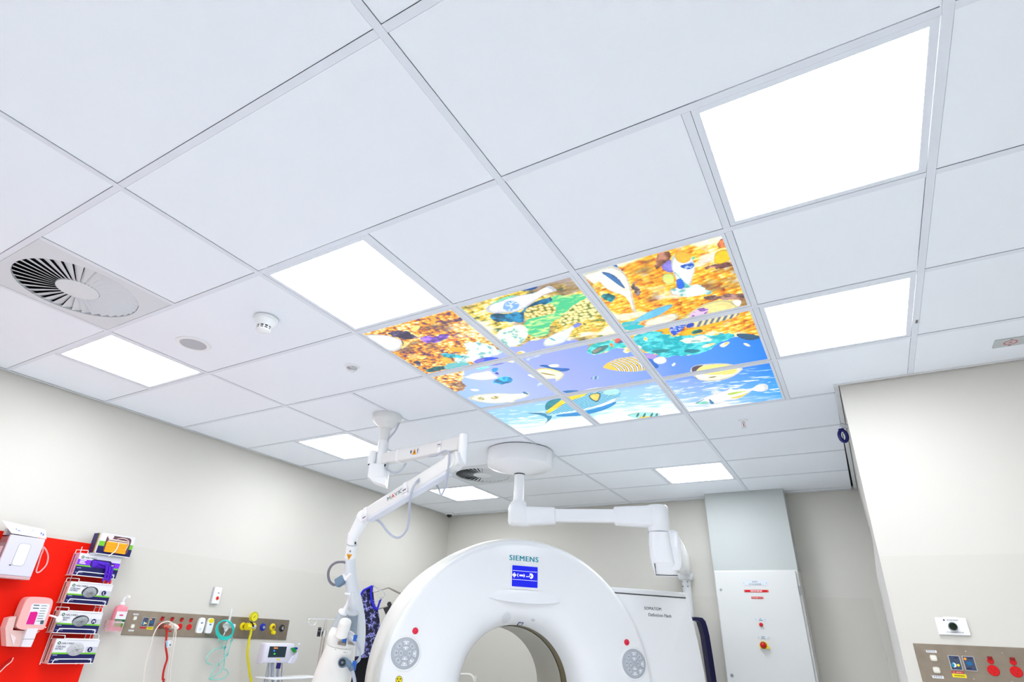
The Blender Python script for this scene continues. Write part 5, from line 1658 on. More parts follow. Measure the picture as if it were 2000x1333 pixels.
# ------------------------------------------------------------------ wire rack and boxes
BOX = [  # a0, a1, b0, b1, depth front, kind
    (.229, .450, 1.726, 1.851, .125, 'mask'), (.150, .414, 1.588, 1.716, .105, 'purple'), (.156, .416, 1.430, 1.549, .105, 'L'),
    (.156, .411, 1.266, 1.384, .105, 'M'), (.190, .444, 1.104, 1.232, .105, 'S')]
BL_ = {'mask': 'mask box with orange masks showing, topmost in the wire rack', 'purple': 'glove box with violet gloves hanging out of it',
       'L': 'grey glove box marked L, third from the top of the rack', 'M': 'grey glove box marked M, below the one marked L',
       'S': 'grey glove box marked S, lowest in the rack'}
for a0, a1, b0, b1, cf, kind in BOX:
    ob = Thing('mask_box' if kind == 'mask' else 'glove_box', BL_[kind], 'mask box' if kind == 'mask' else 'glove box', ((a0 + a1) / 2, b0, .05), FL, 'boxes in the wall rack')
    W_, Hh = a1 - a0, b1 - b0
    e_ = cf + .0006
    cbx = ob.part('carton', MB().box(a0, a1, b0, b1, .022, cf, bev=.0012, seg=1), M_CARD if kind != 'mask' else M_CARD)

    def band(u0, u1, v0, v1, m_, lift=0.0004, nm='print_band'):
        ob.part(nm, MB().box(a0 + W_ * u0, a0 + W_ * u1, b0 + Hh * v0, b0 + Hh * v1, cf - .001, cf + lift), m_, cbx)
    if kind == 'mask':
        band(0, 1, 0, .36, M_NAVY)
        band(0, .22, .36, .60, M_GREEN)
        band(.86, 1, .36, .60, M_GREEN)
        ob.part('opening', MB().prism(rrect(a0 + W_ * .16, a0 + W_ * .90, b0 + Hh * .10, b0 + Hh * .93, .02), cf - .001, cf + .0006), mat('box_inside', s8(96, 60, 72), .7), cbx)
        pk = MB()
        for k in range(4):
            pk.box(a0 + W_ * (.20), a0 + W_ * .82, b0 + Hh * (.10 + .13 * k), b0 + Hh * (.225 + .13 * k), cf - .001, cf + .004 + .0015 * (3 - k), bev=.0012, seg=1)
        ob.part('folded_masks', pk, M_ORANGE)
        ob.part('mask_pack', MB().prism(rrect(a0 + W_ * .22, a0 + W_ * .84, b0 + Hh * .60, b0 + Hh * .76, .012), cf, cf + .002), mat('mask_pale', s8(238, 214, 205), .6))
        ob.part('seal', MB().prism(oval(a0 + W_ * .27, b0 + Hh * .86, W_ * .085, Hh * .12), cf, cf + .0026), mat('seal_pale', s8(225, 215, 215), .6))
        tie = [(a0 + W_ * u, b0 + Hh * v, cf + .012) for u, v in ((.52, .62), (.53, .45), (.50, .2), (.42, .02), (.36, -.1))]
        ob.part('tie', MB().tube(tie, .0032, n=6), M_WIRE)
        tie = [(a0 + W_ * u, b0 + Hh * v, cf + .008) for u, v in ((.45, .78), (.6, .86), (.78, .80), (.83, .6), (.80, .3))]
        ob.part('tie', MB().tube(tie, .0022, n=6), MATS['mask_pale'])
        s_ = MB().box(a0 - .0008, a0, b0 + .001, b1 - .001, .024, .024 + (cf - .024) * .62)
        ob.part('side_print', s_, mat('side_navy', s8(44, 38, 92), .5), cbx)
        ob.part('side_print', MB().box(a0 - .0008, a0, b0 + .001, b1 - .001, .024 + (cf - .024) * .62, .024 + (cf - .024) * .75), mat('side_olive', s8(150, 150, 20), .5), cbx)
        continue
    navy = (0, 1, 0, .40) if kind == 'purple' else (0, 1, 0, .36)
    band(*navy, M_NAVY)
    band(0, 1, navy[3], navy[3] + .07, M_GREEN)
    if kind == 'purple':
        band(0, 1, .47, .72, M_PURPLE)
        op = rrect(a0 + W_ * .30, a0 + W_ * .80, b0 + Hh * .40, b0 + Hh * .78, .018)
    else:
        band(.72, 1, .44, .68, M_CARDS)
        op = oval(a0 + W_ * (.50 if kind != 'M' else .52), b0 + Hh * .56, W_ * .19, Hh * .27, rot=.08)
    ob.part('opening', MB().prism(op, cf - .001, cf + .001), mat('glove_opening_dark', s8(60, 62, 70), .7) if kind != 'purple' else mat('violet_dark', s8(30, 10, 95), .6), cbx)
    # crumpled glove showing in the opening
    gm_ = MB()
    r_ = random.Random(hash(kind) % 97 + len(kind))
    oc = ((op[0][0] + op[len(op) // 2][0]) / 2, sum(q[1] for q in op) / len(op))
    ca_ = sum(q[0] for q in op) / len(op)
    nr, na = 7, 40
    vv = []
    for i in range(nr + 1):
        for k in range(na):
            q_ = op[int(k * len(op) / na)]
            t_ = i / nr
            bump_ = .0035 * math.sin(k * 1.7 + i) + .003 * math.sin(k * .9 - i * 1.3) + .002 * r_.random()
            sh = 1 if kind in ('S',) else (.93 - .12 * (.5 + .5 * math.sin(k * .35 + len(kind) + (2 if kind == 'M' else 0))))
            vv.append((ca_ + (q_[0] - ca_) * t_ * sh, oc[1] + (q_[1] - oc[1]) * t_ * sh - .003 * (1 - sh) * 10, cf + .0018 + (1 - t_ ** 2) * .010 + max(0, bump_) * (1 - t_)))
    f = []
    for i in range(nr):
        for k in range(na):
            f.append((i * na + k, i * na + (k + 1) % na, (i + 1) * na + (k + 1) % na, (i + 1) * na + k))
    ob.part('glove', gm_.add(vv, f), M_VIOLET if kind == 'purple' else (M_GLOVE if kind != 'S' else mat('pale_nitrile', s8(188, 188, 192), .55, var=(60, .12))), smooth=False)
    if kind == 'purple':
        for k, (u0_, ln) in enumerate(((.70, -.12), (.77, -.06), (.83, -.16))):
            fg = [(a0 + W_ * (u0_ - .02), b0 + Hh * .55, cf + .010), (a0 + W_ * u0_, b0 + Hh * .3, cf + .014), (a0 + W_ * (u0_ + .015), b0 + Hh * ln * .2, cf + .014), (a0 + W_ * (u0_ - .01), b0 + Hh * (ln - .05), cf + .012)]
            ob.part('glove_finger', MB().tube(fg, lambda q_: .009 - .003 * q_, n=10, smooth=4), M_VIOLET, smooth=True)
    # size roundel, logo, lettering
    ob.part('size_roundel', MB().prism(oval(a0 + W_ * .83, b0 + Hh * .56, .0145, .0145), cf, cf + .0012), M_NAVY, cbx)
    ob.part('size_letter', MB().text({'purple': 'M', 'L': 'L', 'M': 'M', 'S': 'S'}[kind], a0 + W_ * .83, b0 + Hh * .56 - .0078, cf + .002, .0155, 'CENTER', .03), M_WINK, cbx)
    ob.part('logo_mark', MB().prism(oval(a0 + W_ * .085, b1 - Hh * .18, .0085, .0085), cf, cf + .001), M_DGREEN, cbx)
    ob.part('logo_mark', MB().prism([(a0 + W_ * .085 - .003, b1 - Hh * .18 - .005), (a0 + W_ * .085 + .005, b1 - Hh * .18), (a0 + W_ * .085 - .003, b1 - Hh * .18 + .005)], cf + .001, cf + .0016), M_WINK, cbx)
    ob.part('lettering', MB().text('HALYARD', a0 + W_ * .135, b1 - Hh * .225, e_ + .0006, .0105, 'LEFT', .012, 1.1), M_INK, cbx)
    if kind == 'purple':
        ls = MB()
        for k in range(3):
            ls.box(a0 + W_ * .05, a0 + W_ * (.19 - .03 * (k == 1)), b0 + Hh * (.66 - .07 * k), b0 + Hh * (.70 - .07 * k), cf, cf + .0012)
        ob.part('lettering', ls, M_WINK, cbx)
    else:
        ls = MB().text('STERLING', a0 + W_ * .035, b0 + Hh * .64, e_ + .0006, .0095, 'LEFT', .02, .98)
        ls.text('NITRILE', a0 + W_ * .035, b0 + Hh * .545, e_ + .0006, .0095, 'LEFT', .02, .98)
        ob.part('lettering', ls, mat('slate_ink', s8(48, 60, 100), .5), cbx)
    for u0_, u1_, vv_ in ((.03, .13, .30), (.03, .19, .09), (.88, .96, .16), (.87, .97, .10)):
        ob.part('small_print', MB().box(a0 + W_ * u0_, a0 + W_ * u1_, b0 + Hh * vv_, b0 + Hh * (vv_ + .035), cf, cf + .001), mat('small_ink', s8(150, 155, 200), .5), cbx)
    ob.part('side_print', MB().box(a0 - .0008, a0, b0 + .001, b1 - .001, .024, cf - .002), M_PINKS if kind != 'purple' else mat('side_lilac', s8(214, 176, 205), .55), cbx)
    ob.part('side_print', MB().box(a0 - .0014, a0, b0 + .004, b1 - .004, .04, .052).box(a0 - .0014, a0, b0 + .012, b1 - .03, .074, .080), mat('side_ink', s8(84, 44, 50), .6) if kind != 'purple' else mat('side_plum', s8(120, 40, 100), .6), cbx)

rk = Thing('glove_rack', 'white wire rack holding the stacked glove boxes on the wall', 'wire rack', (.29, 1.08, 0), FL)
for k, (a0, a1, b0, b1, cf, kind) in enumerate(BOX):
    r_ = .0022
    # tray wires under the box and the retaining loop in front
    und = MB()
    z_ = b0 - .0035
    und.tube([(a0 + .004, z_, .0075), (a0 + .004, z_, cf + .004)], r_, n=6, smooth=0)
    und.tube([(a1 - .012, z_, .0075), (a1 - .012, z_, cf + .004)], r_, n=6, smooth=0)
    und.tube([(a0 - .004, z_, cf + .005), (a1 - .004, z_, cf + .005)], r_, n=6, smooth=0)
    rk.part('tray_wires', und, M_WIRE)
    if kind != 'mask':
        u0_, u1_ = a0 + .022, a1 - .02
        lpq = [(u0_ - .004, z_, cf + .006), (u0_ - .002, z_ + .012, cf + .007), (u0_ + .004, z_ + .021, cf + .007), (u0_ + .02, z_ + .024, cf + .007), (u1_ - .02, z_ + .024, cf + .007), (u1_ - .004, z_ + .021, cf + .007), (u1_ + .002, z_ + .012, cf + .007), (u1_, z_, cf + .006)]
        rk.part('front_loop', MB().tube(lpq, .0027, n=8, smooth=4), M_WIRE, smooth=True)
    if k:
        # upper side loops that reach over the carton
        for aa in (a0 + .0,):
            lpq = [(aa - .005, b1 - .005, .05), (aa - .005, b1 + .014, .05), (aa - .002, b1 + .018, .056), (aa + .03, b1 + .018, cf - .004), (aa + .04, b1 + .016, cf + .002), (aa + .04, b1 - .002, cf + .003)]
            rk.part('side_loop', MB().tube(lpq, .0022, n=6, smooth=4), M_WIRE, smooth=True)
        if k > 1:
            rk.part('top_guard', MB().box(a0 + .045, a1 - .012, b1 - .004, b1 + .004, cf + .001, cf + .003, bev=.0008, seg=1), M_WIRE)
            lpq = [(a1 - .014, b1, cf + .003), (a1 - .008, b1 + .016, cf - .01), (a1 - .008, b1 + .03, .07), (a1 - .008, b1 + .03, .01)]
            rk.part('side_loop', MB().tube(lpq, .0022, n=6, smooth=4), M_WIRE, smooth=True)
for aa in (.19, .395, .425):
    rk.part('upright_wire', MB().cyl((aa, 1.09, .012), (aa, 1.76, .012), .0028, n=8), M_WIRE, smooth=True)
rk.part('name_strip', MB().box(.205, .405, 1.712, 1.724, .106, .110), M_LGREY)

# ------------------------------------------------------------------ towel dispenser with carton on top
td = Thing('towel_dispenser', 'white wall dispenser with a rounded window at the left edge of the photo', 'dispenser', (-.175, 1.535, 0), FL)
M_DISP = mat('dispenser_lilac', s8(208, 206, 220), .4)
td.part('front_panel', MB().box(-.268, -.083, 1.548, 1.762, .118, .136, bev=.004), M_DISP)
td.part('back_shell', MB().box(-.262, -.088, 1.540, 1.756, .006, .118, bev=.003), mat('dispenser_taupe', s8(150, 120, 122), .5))
td.part('bottom_lip', MB().box(-.268, -.083, 1.532, 1.548, .04, .134, bev=.003), mat('dispenser_pinkgrey', s8(205, 170, 172), .5))
td.part('side_frame', MB().box(-.2645, -.262, 1.57, 1.72, .03, .10), M_GREY)
td.part('towel_stack', MB().box(-.266, -.2642, 1.58, 1.70, .042, .088), M_CARD)
td.part('window', MB().prism(rrect(-.207, -.145, 1.602, 1.722, .016), .1358, .1372), mat('window_pale', s8(222, 222, 226), .3))
td.part('window_rim', MB().tube([(x, y, .1365) for x, y in rrect(-.208, -.144, 1.601, 1.723, .016, 3)], .0009, n=5, smooth=0, closed=True), M_GREY)
td.part('key_slot', MB().box(-.216, -.206, 1.598, 1.603, .136, .1375), M_DARK)
bx = Thing('carton_tray', 'open white cardboard carton with blue print lying on the towel dispenser', 'carton', (-.19, 1.763, 0), FL)
ct_ = bx.part('front_flap', MB().add([(-.308, 1.838, .05), (-.070, 1.824, .05), (-.080, 1.764, .1365), (-.268, 1.768, .1365), (-.308, 1.838, .047), (-.070, 1.824, .047), (-.080, 1.764, .1335), (-.268, 1.768, .1335)], [(0, 3, 2, 1), (4, 5, 6, 7), (0, 1, 5, 4), (1, 2, 6, 5), (2, 3, 7, 6), (3, 0, 4, 7)]), M_CARD)
bx.part('tray_body', MB().box(-.262, -.09, 1.764, 1.80, .01, .046), M_CARDS)


def flap(u, v, dz=.0008):
    A_, B_, C_, D_ = [np.array(q) for q in ((-.308, 1.838, .05), (-.070, 1.824, .05), (-.080, 1.764, .1365), (-.268, 1.768, .1365))]
    p_ = (A_ * (1 - u) + B_ * u) * (1 - v) + (D_ * (1 - u) + C_ * u) * v
    n_ = np.cross(C_ - D_, A_ - D_)
    n_ /= np.linalg.norm(n_)
    return p_ + n_ * dz


def fquad(u0, u1, v0, v1, m_, sk=0.0, nm='print_mark'):
    q_ = [flap(u0 + sk, v0), flap(u1 + sk, v0), flap(u1, v1), flap(u0, v1)]
    bx.part(nm, MB().add(q_, [(3, 2, 1, 0)]), m_, ct_)


fquad(.0, .018, 0, 1, M_LGREY, .27)
fquad(.34, .358, 0, 1, M_LGREY, .27)
fquad(.70, .718, 0, 1, M_LGREY, .27)
for u, v in ((.20, .42), (.25, .52), (.30, .40), (.84, .42), (.89, .50)):
    fquad(u, u + .035, v, v + .18, M_BBLUE, .03)
for u, v in ((.20, .66), (.82, .68)):
    fquad(u, u + .13, v, v + .035, M_BBLUE, .01)
fquad(.575, .68, .36, .46, M_BBLUE, .01)
fquad(.56, .68, .58, .61, MATS['small_ink'], .01)
fquad(.57, .68, .70, .73, M_SLATE, .01)
# ------------------------------------------------------------------ clear hanging loop
lq = [lp3(x, y, .03) for x, y in ((83, 1068), (90, 1075), (94, 1088), (91, 1103), (83, 1113), (75, 1119), (71, 1116), (75, 1102), (80, 1085), (84, 1076))]
t = Thing('clear_loop', 'clear plastic loop hanging on the red panel beside the towel dispenser', 'plastic loop', lp3(83, 1115, .0), FL)
t.part('loop', MB().tube(lq, .004, n=8, smooth=5, closed=True), M_CLEAR, smooth=True)
t.part('tab', MB().box(lq[0][0] - .022, lq[0][0] + .004, lq[0][1] - .002, lq[0][1] + .014, .0, .032, bev=.002), M_CLEAR)
# ------------------------------------------------------------------ soap dispenser


def sp2(x, y, c):
    return lp_(x / 7.285, 1150 + y / 7.285, c)


so = Thing('soap_dispenser', 'pink soap cartridge with a magenta label in a clear wall bracket', 'soap dispenser', (.02, 1.19, 0), FL)
c1_ = .10
po = [sp2(x, y, c1_) for x, y in ((215, 590), (260, 440), (330, 250), (380, 150), (450, 115), (690, 130), (750, 160), (755, 210), (700, 390), (640, 560), (600, 600))]
po = chaikin(po, 2)
bm = bmesh.new()
vsb = [bm.verts.new((x, y, c1_)) for x, y in po]
ff = bm.faces.new(vsb)
ex = bmesh.ops.extrude_face_region(bm, geom=[ff])
for q in ex['geom']:
    if isinstance(q, bmesh.types.BMVert):
        q.co.z = .03
bmesh.ops.recalc_face_normals(bm, faces=bm.faces)
cart = so.part('cartridge', MB().bm(bm), mat('soap_cartridge', s8(236, 176, 172), .3), smooth=False)
lb = [sp2(x, y, c1_) for x, y in ((360, 515), (430, 310), (450, 230), (480, 215), (690, 220), (708, 235), (690, 310), (610, 520))]
so.part('label', MB().prism(lb, c1_, c1_ + .001), M_CARD, cart)
so.part('label_block', MB().prism([sp2(x, y, c1_) for x, y in ((365, 510), (432, 335), (520, 330), (538, 350), (480, 515))], c1_ + .001, c1_ + .0016), M_MAGENTA, cart)
pm = MB()
for k in range(7):
    yv = 245 + k * 36
    xo = 590 - (k * 12)
    A_ = [sp2(x, y, c1_) for x, y in ((xo, yv), (xo + 80, yv), (xo + 78, yv + 8), (xo - 2, yv + 8))]
    pm.prism(A_, c1_ + .001, c1_ + .0015)
pm.prism([sp2(x, y, c1_) for x, y in ((565, 510), (580, 455), (628, 455), (612, 510))], c1_ + .001, c1_ + .0015)
pm.prism([sp2(x, y, c1_) for x, y in ((480, 232), (560, 236), (558, 250), (478, 246))], c1_ + .001, c1_ + .0015)
pm.prism([sp2(x, y, c1_) for x, y in ((468, 275), (555, 279), (553, 292), (466, 288))], c1_ + .001, c1_ + .0015)
so.part('label_print', pm, M_TEXT, cart)
bw = [sp2(x, y, .115) for x, y in ((125, 830), (110, 570), (160, 425), (270, 400), (215, 600), (560, 610), (605, 610), (510, 680), (440, 840))]
so.part('bracket', MB().prism(bw, .02, .085), M_FROST)
so.part('bracket_face', MB().prism([sp2(x, y, .112) for x, y in ((300, 830), (390, 570), (545, 570), (490, 720), (440, 835))], .085, .112), mat('bracket_white', s8(226, 220, 226), .4))
so.part('bracket_seam', MB().prism([sp2(x, y, .1125) for x, y in ((312, 718), (492, 718), (490, 726), (310, 726))], .112, .1128), M_GREY)
so.part('bracket_rib', MB().prism([sp2(x, y, .09) for x, y in ((145, 640), (230, 700), (190, 815))], .085, .09), mat('rib_pale', s8(232, 214, 214), .4))
lv = [sp2(x, y, .12) for x, y in ((700, 380), (780, 400), (845, 440))]
so.part('lever', MB().tube([(lv[0][0], lv[0][1], .07), (lv[1][0], lv[1][1], .11), (lv[2][0], lv[2][1], .12)], .005, n=8), M_WHITE, smooth=True)
so.part('lever_pad', MB().lathe([(0, .126), (.014, .125), (.0185, .120), (.0185, .112), (0, .110)], c=(lv[2][0], lv[2][1], 0), n=24), M_WHITE, smooth=True)
so.part('bolt', MB().lathe([(0, .1), (.003, .098), (.004, .09)], c=(*sp2(643, 555, .09), 0), n=10), M_WHITE)
# drip tray below it
t = Thing('drip_tray', 'clear curved plastic tray low on the red panel at the left edge', 'tray', (-.09, .99, 0), FL)
tr = [sp2(x, y, .08) for x, y in ((-60, 1240), (0, 1190), (80, 1110), (160, 1045), (190, 985))]
t.part('front_rim', MB().tube([(a, b, .08) for a, b in tr], .003, n=8, smooth=4), mat('rim_pale', s8(240, 200, 190), .3, alpha=.8), smooth=True)
tb = [sp2(x, y, .02) for x, y in ((-60, 1200), (0, 1120), (80, 1050), (150, 1000), (190, 985))]
vv = [(a, b, .08) for a, b in tr] + [(a, b, .006) for a, b in tb]
t.part('tray_shell', MB().add(vv, [(i, i + 1, i + 6, i + 5) for i in range(4)]), mat('tray_smoke', s8(150, 40, 40), .2, alpha=.45))

# ------------------------------------------------------------------ hand rub bottle
ba = .540
hb_ = Thing('pump_bottle', 'pink hand-rub pump bottle in a clear wall holder beside the steel panel', 'pump bottle', (ba, 1.285, 0), FL)
hb_.part('bottle', MB().loft([((ba, 1.285, .055), (.036, 0, 0), (0, 0, .022)), ((ba, 1.29, .055), (.041, 0, 0), (0, 0, .027)), ((ba, 1.40, .055), (.041, 0, 0), (0, 0, .027)), ((ba, 1.425, .055), (.036, 0, 0), (0, 0, .025)), ((ba, 1.437, .055), (.016, 0, 0), (0, 0, .015))], n=32, e=3), M_PINK, smooth=True, angle=50)
hb_.part('label', MB().box(ba - .034, ba + .034, 1.312, 1.398, .08, .0835), M_CARD)
hb_.part('label_band', MB().box(ba - .034, ba + .034, 1.337, 1.352, .0835, .0841), M_DGREEN)
hb_.part('label_band', MB().box(ba - .03, ba + .03, 1.308, 1.330, .0835, .0841), mat('label_olive', s8(86, 128, 20), .5))
hb_.part('label_print', MB().prism(oval(ba, 1.376, .014, .005), .0835, .0841), mat('label_rose', s8(210, 80, 110), .5))
hb_.part('pump_collar', MB().lathe([(.015, 1.434), (.015, 1.452), (.006, 1.456), (.006, 1.47)], c=(0, 0, 0), n=20, close=True).xf(Matrix(((1, 0, 0, ba), (0, 0, 1, 0), (0, 1, 0, .055), (0, 0, 0, 1)))), M_WHITE, smooth=True, angle=35)
hb_.part('pump_head', MB().tube([(ba, 1.465, .055), (ba + .002, 1.478, .056), (ba + .012, 1.49, .07), (ba + .012, 1.488, .09)], .0075, n=12), M_WHITE, smooth=True)
hb_.part('holder', MB().loft([((ba - .012, 1.277, .05), (.05, 0, 0), (0, 0, .034)), ((ba - .012, 1.283, .05), (.054, 0, 0), (0, 0, .036)), ((ba - .012, 1.345, .05), (.054, 0, 0), (0, 0, .036))], n=32, e=3, caps=False), mat('holder_clear', s8(240, 196, 200), .15, alpha=.35), smooth=True)
for bb in (1.305, 1.335):
    hb_.part('holder_screw', MB().lathe([(0, .03), (.003, .03)], c=(ba - .055, bb, 0), n=10), M_DARK)

# ------------------------------------------------------------------ service panel
sv = Thing('service_panel', 'long stainless steel outlet panel with gas points on the left wall', 'outlet panel', (1.33, 1.26, 0), FL)
p1 = sv.part('steel_plate', MB().box(.622, 1.337, 1.2605, 1.411, 0, .003, bev=.001, seg=1), M_STEEL)
p2 = sv.part('steel_plate', MB().box(1.339, 2.037, 1.2605, 1.411, 0, .003, bev=.001, seg=1), M_STEEL)
sv.part('edge_strip', MB().box(.622, 2.037, 1.2585, 1.2605, 0, .0045), M_SEDGE)
small_label(sv, .663, .70, 1.382, 1.392, M_CARD, p1)
small_label(sv, .663, .70, 1.283, 1.293, M_CARD, p1)
rocker(sv, .681, 1.363, p1)
rocker(sv, .681, 1.314, p1)
switch_tiles(sv, .7375, 1.316, FL, p1)
small_label(sv, .737, .778, 1.302, 1.313, M_RED, p1)
small_label(sv, .786, .832, 1.298, 1.314, M_YELLOW, p1, False)
sv.part('label_lettering', MB().text('WORKING', .809, 1.3035, .0045, .006, 'CENTER', .02), M_INK, p1)
for a in (.879, .954, 1.029, 1.104):
    gpo(sv, a, 1.366, 1.324, p1)
for a in (1.0,):
    small_label(sv, .95, .975, 1.288, 1.297, M_RED, p1, False)
for a, top in ((1.187, None), (1.262, M_YELLOW)):
    pr_ = [(a - .027 + .0, 1.293), (a - .02, 1.287), (a + .016, 1.287), (a + .024, 1.294), (a + .028, 1.34), (a + .026, 1.375), (a + .016, 1.391), (a - .014, 1.391), (a - .025, 1.377), (a - .029, 1.34)]
    nh = sv.part('call_handset', MB().prism(chaikin(pr_, 2), .003, .022), M_WHITE)
    if top:
        sv.part('call_key', MB().prism(oval(a, 1.373, .022, .0155), .021, .0235), M_YELLOW, nh)
        sv.part('emblem', MB().prism(oval(a, 1.347, .010, .0055), .022, .0226), M_SLATE, nh)
    else:
        sv.part('emblem', MB().prism(oval(a, 1.355, .010, .0055), .022, .0226), M_SLATE, nh)
        sv.part('call_key', MB().lathe([(0, .0235), (.011, .0235), (.0125, .021)], c=(a, 1.312, 0), n=24), mat('call_blue', s8(205, 225, 250), .3), nh)
GAS = [(1.422, 1.343, mat('gas_white', (0.85, .85, .85), .35)), (1.571, 1.346, M_YELLOW), (1.672, 1.346, M_YELLOW), (1.767, 1.347, M_BLUE), (1.866, 1.350, M_YELLOW), (1.967, 1.347, M_DARK)]
for a, b, m_ in GAS:
    ga = sv.part('gas_outlet', MB().lathe([(.012, .014), (.024, .012), (.0285, .006), (.029, .003)], c=(a, b, 0), n=32), m_, p2, smooth=True)
    sv.part('gas_socket', MB().lathe([(0, .006), (.0065, .006), (.0065, .018), (.0125, .019), (.0135, .012)], c=(a, b, 0), n=24), M_CHROME if m_ is not M_YELLOW else mat('brass', s8(190, 150, 70), .3, metal=.8), p2, smooth=True)
sv.part('gas_cap', MB().lathe([(0, .034), (.012, .033), (.0145, .028), (.0145, .004)], c=(1.876, 1.311, 0), n=24), M_YELLOW, p2, smooth=True)

# ------------------------------------------------------------------ things plugged into the panel
fm_ = Thing('flow_meter', 'clear oxygen flow meter tube standing above the coiled teal tubing', 'flow meter', (1.41, 1.30, .01), FL)
fm_.part('body', MB().cyl((1.36, 1.345, .05), (1.44, 1.342, .05), .014, n=20), M_WHITE, smooth=True)
fm_.part('knob', MB().cyl((1.43, 1.342, .05), (1.455, 1.342, .05), .017, n=20), M_LGREY, smooth=True)
fm_.part('probe', MB().cyl((1.422, 1.343, .0), (1.422, 1.343, .05), .01, n=16), M_WHITE, smooth=True)
fm_.part('glass_tube', MB().cyl((1.398, 1.352, .05), (1.398, 1.462, .05), .0105, .0095, n=20), M_CLEAR, smooth=True)
fm_.part('scale_core', MB().cyl((1.398, 1.352, .05), (1.398, 1.455, .05), .004, n=12), M_WHITE, smooth=True)
fm_.part('outlet_cap', MB().cyl((1.392, 1.335, .05), (1.385, 1.308, .05), .015, .012, n=18), M_WHITE, smooth=True)
fm_.part('spigot', MB().cyl((1.386, 1.312, .05), (1.378, 1.278, .05), .004, n=10), M_WHITE, smooth=True)


def c7(x, y, c=.06):
    return lp3(390 + x / 8.178, 1170 + y / 8.178, c)


te = Thing('oxygen_tubing', 'coiled teal oxygen tubing looped over the flow meter', 'tubing', c7(400, 620), FL)
co = MB()
for k in range(4):
    n_ = 22
    cx_, cy_ = 415 - 6 * k, 480 + 9 * k
    rx, ry = 128 + 8 * (k % 2), 132 + 6 * k
    co.tube([c7(cx_ + rx * math.cos(2 * PI * q / n_), cy_ + ry * math.sin(2 * PI * q / n_) * 1.02, .068 + .006 * k) for q in range(n_)], .0048, n=8, smooth=2, closed=True)
te.part('coil', co, M_TEAL, smooth=True)
te.part('tail', MB().tube([c7(x, y, .07) for x, y in ((300, 600), (320, 690), (370, 760), (395, 850), (400, 950), (385, 1060), (370, 1120), (420, 1135), (455, 1180), (440, 1230), (380, 1270), (280, 1295), (150, 1285))], .0042, n=8), M_TEALP, smooth=True)
te.part('tail', MB().tube([c7(x, y, .064) for x, y in ((150, 1285), (230, 1240), (330, 1170), (385, 1080), (395, 960), (400, 800), (440, 660))], .0042, n=8), M_TEALP, smooth=True)
te.part('branch', MB().tube([c7(x, y, .06) for x, y in ((385, 785), (280, 800), (180, 850), (120, 930), (100, 990), (125, 1030), (210, 1055))], .0042, n=8), M_TEALP, smooth=True)
te.part('branch', MB().tube([c7(x, y, .075) for x, y in ((520, 560), (508, 670), (470, 800), (440, 895), (370, 980), (300, 1050), (220, 1150), (150, 1280))], .0042, n=8), M_TEALP, smooth=True)
for x, y in ((510, 672), (440, 895), (300, 1052), (405, 785)):
    q_ = c7(x, y, .07)
    te.part('joiner', MB().cyl((q_[0] - .004, q_[1] - .009, q_[2]), (q_[0] + .004, q_[1] + .009, q_[2]), .0068, n=10), mat('joiner_teal', s8(10, 140, 150), .3), smooth=True)

gr = Thing('suction_regulator', 'yellow suction gauge and valve plugged into the steel panel', 'gauge', (1.62, 1.33, .0), FL)
gc = lp_(390 + 870 / 8.178, 1170 + 290 / 8.178, .075)
gr.part('gauge_case', MB().lathe([(0, .055), (.033, .055), (.036, .06), (.036, .078), (.033, .082)], c=(gc[0], gc[1], 0), n=36), M_YELLOW, smooth=True, angle=35)
gr.part('dial', MB().lathe([(0, .0815), (.032, .0815)], c=(gc[0], gc[1], 0), n=36), mat('dial_yellow', s8(225, 215, 40), .3))
gr.part('needle', MB().prism([(gc[0] - .010, gc[1] - .006), (gc[0] - .006, gc[1] - .010), (gc[0] + .010, gc[1] + .012)], .082, .083), M_INK)
gr.part('bezel', MB().lathe([(.031, .0825), (.034, .0835), (.0365, .08)], c=(gc[0], gc[1], 0), n=36), mat('gauge_green', s8(150, 160, 20), .35), smooth=True)
gr.part('stem', MB().cyl((gc[0] - .012, gc[1] - .03, .06), (1.628, 1.35, .06), .007, n=12), M_DARK, smooth=True)
gr.part('valve_body', MB().cyl((1.565, 1.346, .05), (1.655, 1.346, .05), .013, n=18), M_CHROME, smooth=True)
vk = MB()
for k in range(8):
    a_ = 2 * PI * k / 8
    vk.merge(MB().cyl((1.565, 1.346 + .018 * math.cos(a_), .05 + .018 * math.sin(a_)), (1.60, 1.346 + .018 * math.cos(a_), .05 + .018 * math.sin(a_)), .009, n=10))
vk.cyl((1.563, 1.346, .05), (1.602, 1.346, .05), .02, n=24)
gr.part('valve_knob', vk, M_YELLOW, smooth=True)
gr.part('probe', MB().cyl((1.655, 1.346, 0), (1.655, 1.346, .055), .012, n=16), mat('brass', s8(190, 150, 70), .3, metal=.8), smooth=True)
hz = Thing('yellow_hose', 'yellow suction hose running down from the gauge to the floor', 'hose', (1.6, .9, 0), FL)
hz.part('hose', MB().tube([c7(x, y, .06) for x, y in ((822, 480), (815, 560), (795, 640), (775, 760), (765, 880), (772, 1000), (790, 1120), (805, 1240), (818, 1400))] + [(c7(818, 1400)[0] + .02, .6, .06), (c7(818, 1400)[0] + .02, .05, .07)], .0095, n=12), M_YHOSE, smooth=True)


def c5(x, y, c=.05):
    return lp3(230 + x / 8.712, 1180 + y / 8.712, c)


